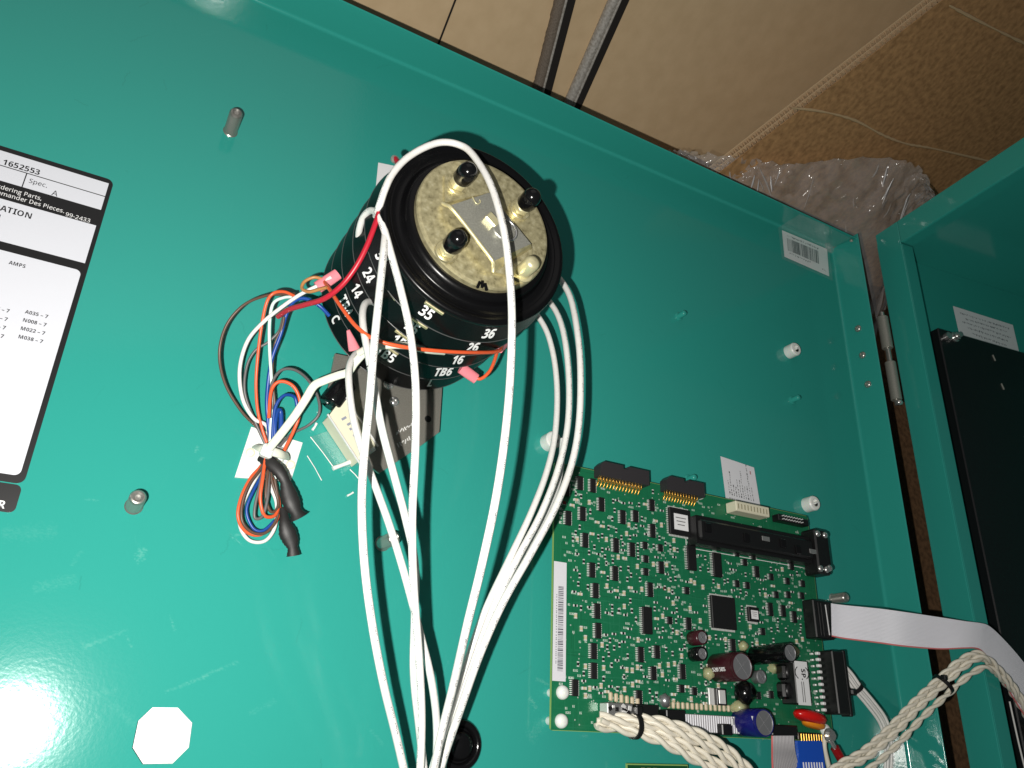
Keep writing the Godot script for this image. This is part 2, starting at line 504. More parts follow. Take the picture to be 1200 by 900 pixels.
# plate, rounded fold, lip up to the height depth leaning by lean, rolled edge
func lip_profile(lean: float, depth: float, r0 := 2.6) -> Array:
	var out := [Vector2(-r0, 0)]
	for i in range(1, 9):
		out.append(Vector2(-r0, r0) + Vector2.from_angle(-PI / 2 + i * PI / 16) * r0)
	for i in 4:
		out.append(Vector2(lean * (i + 1) / 5.0, lerpf(r0, depth, (i + 1) / 5.0)))
	out.append(Vector2(lean, depth - 0.7))
	out.append(Vector2(lean + 0.3, depth - 0.15))
	out.append(Vector2(lean + 0.9, depth))
	return out

func slab(corners: Array, th: float) -> MB:   # a sheet with four corners, thickness away from its face
	var b := MB.new()
	var n: Vector3 = (corners[1] - corners[0]).cross(corners[3] - corners[0]).normalized() * th * MM
	var c := corners
	b.quad(c[0], c[1], c[2], c[3])
	b.quad(c[3] - n, c[2] - n, c[1] - n, c[0] - n)
	for i in 4:
		var k := (i + 1) % 4
		b.quad(c[i], c[i] - n, c[k] - n, c[k])
	return b

func wire(called: String, label: String, m: String, pts: Array, r: float, category := "wire", group := "", seg := 10) -> MeshInstance3D:
	var b := MB.new()
	b.tube(smooth(pts), r * MM, seg)
	var o := make(called, b, M(m))
	tag(o, label, category, group)
	return o

func helix(path: Array, r: float, pitch: float, phase: float) -> Array:   # path of Vector3, metres
	var out := []
	var run := 0.0
	var side: Vector3 = (path[1] - path[0]).normalized().cross(Vector3(0.3, 0.2, 0.93)).normalized()
	for i in path.size():
		var d: Vector3 = (path[mini(i + 1, path.size() - 1)] - path[maxi(i - 1, 0)]).normalized()
		if i: run += path[i].distance_to(path[i - 1])
		side = (side - d * side.dot(d)).normalized()
		var a := phase + TAU * run / (pitch * MM)
		out.append(path[i] + (side * cos(a) + d.cross(side) * sin(a)) * r * MM)
	return out

func twisted(label: String, group: String, pts: Array, shift: Vector3, pitch: float, r: float, phase: float) -> void:
	var t := thing("twisted_pair", label, "cable", Vector3.ZERO, Basis(), group)
	var path := smooth(pts.map(func(p): return p + shift * MM), 14)
	for k in 2:
		var b := MB.new()
		b.tube(helix(path, r * 0.98, pitch, phase + k * PI), r * MM, 8)
		make("strand", b, M("cream_wire"), t)

# ---------------------------------------------------------------- the scene
func _ready() -> void:
	# camera: stands 46 cm off the door, level with its foot, looking up and to the right
	var cam := Camera3D.new()
	cam.name = "camera"
	cam.fov = 52.22
	cam.near = 0.02
	cam.far = 20.0
	cam.transform = Transform3D(Basis(Vector3(0.873291, 0.036883, 0.485802), Vector3(-0.225327, 0.914655, 0.335610), Vector3(-0.431962, -0.402549, 0.807070)), V(0, 0, 460))
	add_child(cam)
	# a dim room, no sky in view
	var env := Environment.new()
	env.background_mode = Environment.BG_COLOR
	env.background_color = lin(0.050, 0.054, 0.056)
	env.tonemap_mode = Environment.TONE_MAPPER_LINEAR
	env.tonemap_exposure = 1.0
	env.sdfgi_enabled = true
	env.ssao_enabled = true
	env.ssil_enabled = true
	var we := WorldEnvironment.new()
	we.name = "room_light"
	we.environment = env
	add_child(we)
	# the flash beside the lens
	var flash := AreaLight3D.new()
	flash.name = "flash"
	flash.area_size = Vector2(0.005, 0.005)
	flash.light_energy = 0.375
	flash.light_color = Color(1.0, 0.985, 0.96)
	flash.area_range = 4.0
	flash.shadow_enabled = true
	add_child(flash)
	flash.look_at_from_position(V(-20.2, -14.7, 441.8), V(-20.2, -14.7, 441.8) + Vector3(0.2443, 0.3761, -0.9207), Vector3.UP)
	# an unseen fill light added for soft room glow, above and behind the lens
	var lamp := AreaLight3D.new()
	lamp.name = "added_fill"
	lamp.area_size = Vector2(1.9, 1.9)
	lamp.light_energy = 0.36
	lamp.light_color = Color(1.0, 0.97, 0.95)
	lamp.area_range = 6.0
	lamp.shadow_enabled = true
	add_child(lamp)
	lamp.look_at_from_position(Vector3(-0.35, 1.95, 2.0), Vector3(0.1, 0.3, 0.0), Vector3.FORWARD)

	materials()
	background()
	door()
	cabinet()
	labels()
	rotary_switch()
	board()
	leads()
	harness()
	cables()

func background() -> void:
	# pale board behind and above the door
	var c := [V(55.2, 570.2, 15.7), V(683, 773.4, 217.1), V(705.6, 485, -37), V(124.8, 438, -316.3)]
	var n: Vector3 = (c[1] - c[0]).cross(c[3] - c[0]).normalized()
	c[2] = c[0] + (c[1] - c[0]) * 0.92 + (c[3] - c[0])   # keep it flat
	var t := thing("tan_board", "pale tan cardboard sheet with a dark straight seam behind the door top", "cardboard")
	make("sheet", slab([c[3], c[2], c[1], c[0]], 4.0), M("tan_board"), t)
	var back: Array = [c[3], c[2], c[1], c[0]]
	var face: Vector3 = (back[1] - back[0]).cross(back[3] - back[0]).normalized()
	var on := func(u: Vector3) -> Vector3:   # the point of the sheet in the direction u from the lens
		var e := V(0, 0, 460)
		var d := (u - e).normalized()
		return e + d * ((c[0] - e).dot(face) / d.dot(face)) + face * 0.0008
	var seam := MB.new()
	var s := [V(162, 540.2, 45.4), V(161, 507.7, 5.7)]
	seam.tube([on.call(s[0]), on.call(s[1])], 0.9 * MM, 6)
	make("seam", seam, M("dark_gap"), t)
	var rails := [[V(235.2, 545, 89), V(248.6, 489.6, 25.9)], [V(273, 543.3, 113.2), V(274.4, 479.9, 30.6)]]
	for k in 2:
		var a: Vector3 = on.call(rails[k][0])
		var b: Vector3 = on.call(rails[k][1])
		var along := (b - a).normalized()
		var across := along.cross(face).normalized()
		if across.x > 0.0: across = -across
		var r := thing("steel_rail", ["dull grey steel rail with rough rusty edge, left of two above the door", "smooth grey steel rail, right of two above the door"][k], "rail", Vector3.ZERO, Basis(), "steel rails on the tan board")
		var q := Basis(across, along, across.cross(along))
		if q.z.dot(face) < 0: q = Basis(-across, along, (-across).cross(along))
		var l := a.distance_to(b) + 0.16
		var mid := (a + b) * 0.5 + face * 0.004
		var sg := signf(q.x.dot(across))
		var mb := MB.new()
		rng.seed = 90 + k
		var path := []
		var rad := []
		for i in 110:
			path.append(a - along * 0.08 + along * l * i / 109.0 + across * 0.005 + face * 0.002)
			rad.append((5.2 + (rng.randf() * 0.9 if k == 0 else rng.randf() * 0.2)) * MM)
		mb.tube(path, rad, 14)
		make("rounded_flange", mb, M("rusty_steel") if k == 0 else M("galvanised"), r)
		var ed := MB.new()
		ed.tube([a - along * 0.08 + face * 0.0065 + across * 0.001, a + along * (l - 0.08) + face * 0.0065 + across * 0.001], 1.3 * MM, 8)
		make("bright_edge", ed, M("galvanised"), r)
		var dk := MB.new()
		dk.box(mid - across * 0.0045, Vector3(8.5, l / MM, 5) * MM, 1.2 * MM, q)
		make("recess_shade", dk, M("dark_gap"), r)  # dark box painted as the shaded recess beside the rail
	# brown corrugated sheet to the right, cut edge towards the door
	var e0 := [V(462.2, 506.4, -0.7), V(567.3, 616.7, 218.7)]
	var far := [V(1262.8, 655.7, -14.7)]
	var p0: Vector3 = e0[0]
	var p1: Vector3 = e0[1]
	var ex := (p1 - p0).normalized()
	var away: Vector3 = far[0] - p0
	away = (away - ex * away.dot(ex)).normalized()
	var nn := ex.cross(away).normalized()
	if nn.dot(V(0, 0, 460) - p0) < 0: nn = -nn
	var ln := p0.distance_to(p1)
	var bx := thing("corrugated_sheet", "brown corrugated cardboard sheet with its cut fluted edge showing above the cabinet", "cardboard")
	var at := func(a: float, d: float, h: float) -> Vector3: return p0 + ex * (a * ln) + away * (d * MM) + nn * (h * MM)
	var sheet := MB.new()
	var q4 := [at.call(-0.35, 0, 0), at.call(1.25, 0, 0), at.call(1.25, 900, 0), at.call(-0.35, 900, 0)]
	sheet = slab(q4, 0.7)
	make("face_liner", sheet, M("brown_board"), bx)
	make("back_liner", slab([at.call(-0.35, 0, -14), at.call(1.25, 0, -14), at.call(1.25, 900, -14), at.call(-0.35, 900, -14)], 0.7), M("edge_kraft"), bx)
	make("middle_liner", slab([at.call(-0.35, 0.4, -7.3), at.call(1.25, 0.4, -7.3), at.call(1.25, 900, -7.3), at.call(-0.35, 900, -7.3)], 0.6), M("edge_kraft"), bx)
	for layer in 2:
		var fl := MB.new()
		var lo: float = [-7.3, -14][layer]
		var hi: float = [-0.7, -8.0][layer]
		var nfl := 84
		var prev0 := Vector3.ZERO
		var prev1 := Vector3.ZERO
		for i in nfl * 4 + 1:
			var f := float(i) / (nfl * 4)
			var hh := lerpf(lo, hi, 0.5 + 0.5 * sin(i * PI / 2 + layer))
			var a0: Vector3 = at.call(-0.35 + 1.6 * f, 0.3, hh)
			var a1: Vector3 = at.call(-0.35 + 1.6 * f, 60, hh)
			if i: fl.quad(prev0, a0, a1, prev1)
			prev0 = a0
			prev1 = a1
		make("fluting", fl, M("edge_kraft"), bx)
	# creases where the liner has cracked pale
	var onb := func(u: Vector3) -> Vector3:
		var e := V(0, 0, 460)
		var d := (u - e).normalized()
		return e + d * ((p0 - e).dot(nn) / d.dot(nn)) + nn * 0.0010
	for pts in [[V(534.4, 594, 45.8), V(555.7, 586.1, 63), V(580.4, 573.4, 80.1), V(605.1, 555.7, 92.5), V(622, 544.3, 103.8), V(639.5, 534.1, 119.8), V(674.8, 509.9, 152.3)], [V(586.5, 626.7, 189.3), V(610.9, 608, 200.9), V(643.2, 581.3, 218.4), V(673, 554, 236)]]:
		var cr := MB.new()
		var rs := []
		var sm := smooth(pts.map(func(u): return onb.call(u)), 8)
		for i in sm.size(): rs.append((0.9 + 1.0 * absf(sin(i * 1.7)) * absf(sin(i * 0.31))) * MM)
		cr.tube(sm, rs, 6, 0.4, nn)
		make("crease", cr, M("torn_kraft"), bx)
	# brown board behind the hinge gap
	var bb := make("brown_board", slab([V(600, -420, -85), V(1500, -420, -85), V(1500, 560, -85), V(600, 560, -85)], 5.0), M("dark_board"))
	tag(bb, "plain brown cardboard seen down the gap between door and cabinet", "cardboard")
	# crumpled clear film between the two
	var b := MB.new()
	var nz := FastNoiseLite.new()
	nz.seed = 12
	nz.frequency = 0.017
	nz.noise_type = FastNoiseLite.TYPE_SIMPLEX_SMOOTH
	nz.fractal_type = FastNoiseLite.FRACTAL_RIDGED
	nz.fractal_octaves = 3
	nz.fractal_gain = 0.55
	var top := [V(406.3, 513, -0.2), V(422, 518.8, 2.9), V(445.2, 517.6, 13.1), V(475.2, 517.6, 25.7), V(502.7, 518.1, 34.5), V(531.9, 520.9, 45.6), V(572.9, 534.4, 59.3), V(617, 544.7, 76.4), V(641.3, 540.1, 88.7), V(660.2, 530.9, 93.5), V(681.7, 510.9, 86.9)]
	var low := [V(445.4, 484.7, -45.6), V(460.8, 484.2, -45.4), V(490.7, 480.2, -41), V(534.7, 472.8, -40.9), V(578.2, 469.1, -45.5), V(618.8, 449.4, -44.1), V(663.5, 429.1, -39.9), V(718.6, 395.1, -48.7), V(739.7, 482.1, -9.6), V(714.2, 518.6, 45.7), V(697.1, 516.2, 84.9)]
	var st := smooth(top, 7)
	var sl := smooth(low, 7)
	rng.seed = 55
	var rows := 30
	var grid := []
	for j in rows + 1:
		var line := []
		for i in st.size():
			var f := float(j) / rows
			var p: Vector3 = st[i].lerp(sl[i], f)
			var away2 := (p - V(0, 0, 460)).normalized()
			var g := p / MM
			var d := nz.get_noise_3d(g.x * 1.2, g.y * 0.55, g.z) * (7.0 + 5.0 * float(i) / st.size()) + nz.get_noise_3d(g.x * 2.6 + 90, g.y * 1.2, g.z * 2.6) * 5.0
			var jit := Vector3(rng.randf_range(-1, 1), rng.randf_range(-1, 1), rng.randf_range(-1, 1)) * 2.2 * MM
			line.append(p + away2 * (d + rng.randf_range(-2.6, 2.6)) * MM + jit)
		grid.append(line)
	for j in rows:
		for i in st.size() - 1:
			var nn4 := []
			for ji in [[j + 1, i], [j + 1, i + 1], [j, i + 1], [j, i]]:
				var du: Vector3 = grid[ji[0]][mini(ji[1] + 1, st.size() - 1)] - grid[ji[0]][maxi(ji[1] - 1, 0)]
				var dv: Vector3 = grid[mini(ji[0] + 1, rows)][ji[1]] - grid[maxi(ji[0] - 1, 0)][ji[1]]
				nn4.append(dv.cross(du).normalized())
			b.squad(grid[j + 1][i], grid[j + 1][i + 1], grid[j][i + 1], grid[j][i], nn4[0], nn4[1], nn4[2], nn4[3])
	var film := thing("plastic_film", "crumpled clear plastic film stuffed behind the corner of the green door", "plastic film")
	make("sheet", b, M("film"), film)
	# pale tubes standing in for glint streaks along folds of the film
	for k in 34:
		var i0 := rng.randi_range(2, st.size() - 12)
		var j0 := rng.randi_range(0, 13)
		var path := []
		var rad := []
		var nglint := rng.randi_range(3, 8)
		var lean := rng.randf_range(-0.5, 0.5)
		for q in nglint:
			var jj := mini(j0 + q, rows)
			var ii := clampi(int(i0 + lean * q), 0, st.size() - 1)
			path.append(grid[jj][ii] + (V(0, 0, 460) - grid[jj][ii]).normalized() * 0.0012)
			rad.append(rng.randf_range(0.35, 0.9) * MM * (0.4 if q == 0 or q == nglint - 1 else 1.0))
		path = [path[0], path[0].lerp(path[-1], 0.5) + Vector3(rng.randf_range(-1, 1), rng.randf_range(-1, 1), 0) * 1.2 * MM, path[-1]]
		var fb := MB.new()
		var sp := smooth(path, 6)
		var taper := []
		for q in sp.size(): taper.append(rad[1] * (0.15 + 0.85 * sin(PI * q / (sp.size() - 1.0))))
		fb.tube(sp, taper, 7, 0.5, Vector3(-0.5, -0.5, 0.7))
		make("film_glint", fb, M("film_glint") if k % 2 else M("film"), film)

func door() -> void:
	var t := thing("enclosure_door", "glossy green sheet metal door with folded lips, studs and an octagonal knockout", "door")
	tag(t, "", "", "", "thing")
	# face: a sheet with the octagonal hole, sheared top edge
	var hole := [Vector2(43.4, -15.5), Vector2(43.4, -3.4), Vector2(48.8, 3.2), Vector2(61.0, 3.6), Vector2(69.2, -3.2), Vector2(69.8, -14.6), Vector2(63.4, -22.2), Vector2(49.6, -22.6)]
	var outer := [Vector2(-320, -170), Vector2(623.6, -170), Vector2(623.6, 478.6), Vector2(-320, 478.6)]
	var key := [outer[0]]
	key.append(Vector2(56, -170))
	# walk into the hole along a seam and back out
	key.append(Vector2(56, -22.4))
	for i in [7, 0, 1, 2, 3, 4, 5, 6]:
		key.append(hole[i])
	key.append(Vector2(56.02, -22.4))
	key.append(Vector2(56.02, -170))
	key.append_array([outer[1], outer[2], outer[3]])
	var poly := poly_mm(key)
	var idx := Geometry2D.triangulate_polygon(poly)
	var b := MB.new()
	for i in range(0, idx.size(), 3):
		var tri := [poly[idx[i]], poly[idx[i + 1]], poly[idx[i + 2]]]
		if (tri[1] - tri[0]).cross(tri[2] - tri[0]) < 0.0: tri = [tri[0], tri[2], tri[1]]
		var uv := tri.map(func(p): return Vector2((p.x / MM + 320) / 904.0, 1.0 - (p.y / MM + 170) / 633.0))
		b.two = true
		b.flat(Vector3(tri[0].x, tri[0].y, 0), Vector3(tri[1].x, tri[1].y, 0), Vector3(tri[2].x, tri[2].y, 0), uv[0], uv[1], uv[2])
		b.flat(Vector3(tri[0].x, tri[0].y, -0.0015), Vector3(tri[2].x, tri[2].y, -0.0015), Vector3(tri[1].x, tri[1].y, -0.0015))
	make("face_panel", b, face_paint(), t)
	var rim := MB.new()
	for i in 8:
		var p: Vector2 = hole[i] * MM
		var q: Vector2 = hole[(i + 1) % 8] * MM
		rim.quad(Vector3(p.x, p.y, 0), Vector3(q.x, q.y, 0), Vector3(q.x, q.y, -0.0015), Vector3(p.x, p.y, -0.0015))
	make("knockout_rim", rim, M("dull_steel"), t)
	# top lip and hinge lip, folded square towards the lens
	var lip := MB.new()
	var frame := func(x: float, y: float) -> Transform3D: return Transform3D(Basis(Vector3.UP, Vector3.BACK, Vector3.RIGHT), V(x, y, 0))
	bent(lip, lip_profile(2.6, 34.5), frame.call(-320, 481), lip_profile(-5.5, 31.0), frame.call(625.6, 481))
	make("top_lip", lip, M("green_paint"), t)
	var hl := MB.new()
	var hframe := func(y: float) -> Transform3D: return Transform3D(Basis(Vector3.RIGHT, Vector3.BACK, Vector3.DOWN), V(626, y, 0))
	bent(hl, lip_profile(-1.0, 33.0), hframe.call(480.4), lip_profile(-1.0, 33.0), hframe.call(-170))
	make("hinge_lip", hl, M("green_paint"), t)
	# hinge screws in the middle of the hinge lip
	for p in [Vector2(16.5, 377), Vector2(16.7, 347.6), Vector2(17.6, 316)]:
		var s := MB.new()
		s.lathe(Vector3.ZERO, [Vector2(0, 0), Vector2(3.6, 0), Vector2(3.6, 0.7), Vector2(3.0, 1.7), Vector2(1.8, 2.3), Vector2(1.2, 2.3), Vector2(1.0, 1.4), Vector2(0, 1.3)].map(func(w): return w * MM), 20, Basis(), true)
		make("hinge_screw", s, M("steel"), t, V(625.3, p.y, p.x), Basis(Vector3.BACK, Vector3.UP, Vector3.LEFT))
	# rivet and drips by the corner
	box_part("corner_rivet", M("dull_steel"), t, V(622, 474, 27), Vector3(3, 3, 3), 0.9)
	# welded studs: position, length, tilt
	for w in [[23.9, 360.3, 21.0, "steel"], [19.2, 101.9, 22.0, "steel"], [160.4, 101.1, 21.0, "steel"], [559.4, 109.4, 14.0, "steel"]]:
		var s := MB.new()
		var prof := [Vector2(0, 0), Vector2(4.8, 0), Vector2(4.7, 0.5), Vector2(4.2, 0.9)]
		var z := 1.4
		while z < w[2] - 1.5:
			prof.append(Vector2(4.2, z)); prof.append(Vector2(3.95, z + 0.5)); z += 1.0
		prof.append_array([Vector2(4.1, w[2] - 1.4), Vector2(3.4, w[2] - 0.3), Vector2(2.6, w[2]), Vector2(1.4, w[2] - 0.7), Vector2(0, w[2] - 0.8)])
		s.lathe(Vector3.ZERO, prof.map(func(u): return u * MM), 22)
		make("weld_stud", s, M(w[3]), t, V(w[0], w[1], 0))
	for w in [[407.6, 333.3], [537.7, 285.0], [408.0, 186.3]]:
		var s := MB.new()
		s.lathe(Vector3.ZERO, [Vector2(0, 0), Vector2(4.2, 0), Vector2(4.2, 0.8), Vector2(2.6, 1.4), Vector2(2.4, 8), Vector2(1.8, 9), Vector2(0, 9)].map(func(u): return u * MM), 18, Basis(), true)
		make("painted_stud", s, M("green_stud"), t, V(w[0], w[1], 0))
	# chalky dabs and scratches left on the paint
	# hinge: two knuckles on a pin
	var hg := thing("door_hinge", "grey steel hinge knuckles in the gap beside the green door", "hinge", V(648, 0, 29))
	for k in [[356.0, 391.0, 5.2], [301.0, 341.0, 5.0]]:
		var s := MB.new()
		s.lathe(Vector3.ZERO, [Vector2(0, 0), Vector2(k[2] - 0.6, 0), Vector2(k[2], 0.6), Vector2(k[2], k[1] - k[0] - 0.6), Vector2(k[2] - 0.6, k[1] - k[0]), Vector2(0, k[1] - k[0])].map(func(u): return u * MM), 24)
		make("knuckle", s, M("dull_steel"), hg, V(0, k[0], 0), Basis(Vector3.RIGHT, -PI / 2))
	var pin := MB.new()
	pin.cyl(Vector3.ZERO, 2.4 * MM, 100 * MM, 16)
	make("hinge_pin", pin, M("steel"), hg, V(0, 296, 0), Basis(Vector3.RIGHT, -PI / 2))
	var ball := MB.new()
	ball.lathe(Vector3.ZERO, [Vector2(0, 0), Vector2(2.6, 0.6), Vector2(3.6, 2.4), Vector2(2.8, 4.6), Vector2(0, 5.4)].map(func(u): return u * MM), 16, Basis(), true)
	make("pin_head", ball, M("bright_steel"), hg, V(0, 295, 2), Basis(Vector3.RIGHT, -PI / 2))
	# white sheet behind the knockout
	tag(make("white_sheet", slab([V(-60, -120, -7), V(150, -120, -7), V(150, 40, -7), V(-60, 40, -7)], 8.0), M("foam_white")), "bright white sheet showing through the octagonal knockout", "foam sheet")
	# nylon standoffs
	for w in [[277.4, 190.4, "white nylon standoff half hidden behind the white leads"], [540.7, 187.0, "white nylon standoff at the top right corner of the circuit board"], [540.6, 334.6, "white nylon standoff high above the board, below the barcode sticker"], ]:
		var s := thing("nylon_standoff", w[2], "standoff", V(w[0], w[1], 0), Basis(), "nylon standoffs on the door")
		var bd := MB.new()
		bd.lathe(Vector3.ZERO, [Vector2(0, 0), Vector2(6.4, 0), Vector2(6.4, 8.5), Vector2(5.6, 9.6), Vector2(3.4, 9.8), Vector2(2.8, 8.0), Vector2(0, 7.8)].map(func(u): return u * MM), 26)
		make("post", bd, M("nylon"), s)
		var cl := MB.new()
		cl.box(V(0.3, 0, 9.4), Vector3(4.4, 1.6, 3.2) * MM, 0.4 * MM, Basis(Vector3.BACK, 0.5))
		make("snap_tongue", cl, M("nylon"), s)
		var dk := MB.new()
		dk.cyl(V(1.6, -0.6, 8.6), 1.9 * MM, 0.9 * MM, 12)
		make("snap_hole", dk, M("chip_black"), s)
	# rubber grommet
	var g := thing("cable_grommet", "black rubber cable grommet behind the white leads at the bottom", "grommet", V(219.5, -10, 0))
	var gb := MB.new()
	gb.lathe(Vector3.ZERO, [Vector2(0, 0), Vector2(14.6, 0), Vector2(14.6, 2.6), Vector2(13.4, 4.6), Vector2(11.6, 5.2), Vector2(10.2, 4.2), Vector2(9.6, 1.2), Vector2(8.6, 0.9), Vector2(0, 2.6)].map(func(u): return u * MM), 40, Basis(), true)
	make("ring", gb, M("black_gloss"), g)
	var gd := MB.new()
	gd.lathe(V(0.5, 0, 1), [Vector2(8.8, 0), Vector2(8.2, 2.6), Vector2(6.4, 4.6), Vector2(3.6, 5.6), Vector2(0, 6)].map(func(u): return u * MM), 30, Basis(), true)
	make("plug", gd, M("black_gloss"), g)

func face_paint() -> StandardMaterial3D:
	return M("scuffed_paint")

func cabinet() -> void:
	var q := Basis(Vector3.UP, -deg_to_rad(6.2))
	var o := V(658.9, 0, 30)
	var t := thing("green_cabinet", "green steel cabinet at the right, its open frame facing the door", "cabinet", o, q)
	tag(t, "", "", "", "thing")
	var g := M("green_paint")
	box_part("frame_post", g, t, V(0.75, 146, 14), Vector3(1.5, 692, 28), 0.5)
	box_part("frame_rail", g, t, V(0.75, 479, 164.4), Vector3(1.5, 26, 272), 0.5)
	box_part("post_return", g, t, V(9, 140, 27.2), Vector3(14.6, 652, 1.5), 0.3)
	box_part("rail_return", g, t, V(9, 466.8, 164.4), Vector3(14.6, 1.5, 270), 0.3)
	box_part("hinge_wall", g, t, V(201.5, 140, -0.8), Vector3(400, 680, 1.5), 0.2)
	box_part("ceiling_sheet", g, t, V(201.5, 474.9, 150), Vector3(400, 1.5, 300), 0.2)
	box_part("rear_wall", g, t, V(402.4, 140, 150), Vector3(1.5, 680, 300), 0.2)
	# black mounting plate on the hinge-side wall
	var p := thing("black_mounting_plate", "black metal mounting plate on the wall inside the cabinet", "metal plate", o, q)
	var b := MB.new()
	b.box(V(205, 95, 5.2), Vector3(304, 590, 10) * MM, 1.0 * MM)
	make("plate", b, M("black_panel"), p)
	var s := MB.new()
	s.cyl(V(75, 384, 10.2), 5.5 * MM, 1.2 * MM, 18)
	s.cyl(V(75, 384, 11.4), 2.8 * MM, 6 * MM, 14)
	make("bolt", s, M("bright_steel"), p)
	var nut := MB.new()
	nut.cyl(V(75, 384, 11.4), 4.4 * MM, 3.2 * MM, 6)
	make("nut", nut, M("bright_steel"), p)
	var s2 := MB.new()
	s2.cyl(V(62, 381, 10.2), 4.0 * MM, 4.5 * MM, 6)
	make("nut", s2, M("bright_steel"), p)
	for k in [[128, 372], [131, 340]]:
		var h := MB.new()
		h.box(V(k[0], k[1], 10.6), Vector3(1.6, 7, 1.4) * MM, 0.4 * MM, Basis(Vector3.BACK, 0.3))
		make("rivet", h, M("dull_steel"), p)
	# notice on the wall
	var pr := mat("notice_print", Color.WHITE, 0.5, 0.0, {"albedo_texture": print_image(364, 152, Color(0.92, 0.92, 0.93), Color(0.30, 0.30, 0.34), [[30, 330, 22, 8], [60, 310, 44, 8], [36, 335, 66, 8], [60, 300, 88, 8], [80, 290, 112, 8]], Rect2i(), 8)})
	var n := MB.new()
	n.quad(V(97.5, 394.5, 0.5), V(186.5, 389.5, 0.5), V(187.5, 430, 0.5), V(97, 431, 0.5), true)
	n.quad(V(97, 431, 0.1), V(187.5, 430, 0.1), V(186.5, 389.5, 0.1), V(97.5, 394.5, 0.1))
	tag(make("notice_sticker", n, pr, self, o, q), "white notice sticker with five printed lines inside the green cabinet", "sticker")
	# thin white lead down the plate
	wire("thin_lead", "thin white lead hanging down the black plate at the far right", "white_wire", [V(693.1, 35.6, 52), V(696.8, 20.9, 50), V(700.8, 3.8, 48), V(705.8, -16.8, 46)], 0.7)

func bars_tex(w: int, h: int, rows: Array, bars: Rect2i, sd: int) -> ImageTexture:
	return print_image(w, h, Color(0.93, 0.93, 0.93), Color(0.22, 0.22, 0.24), rows, bars, sd)

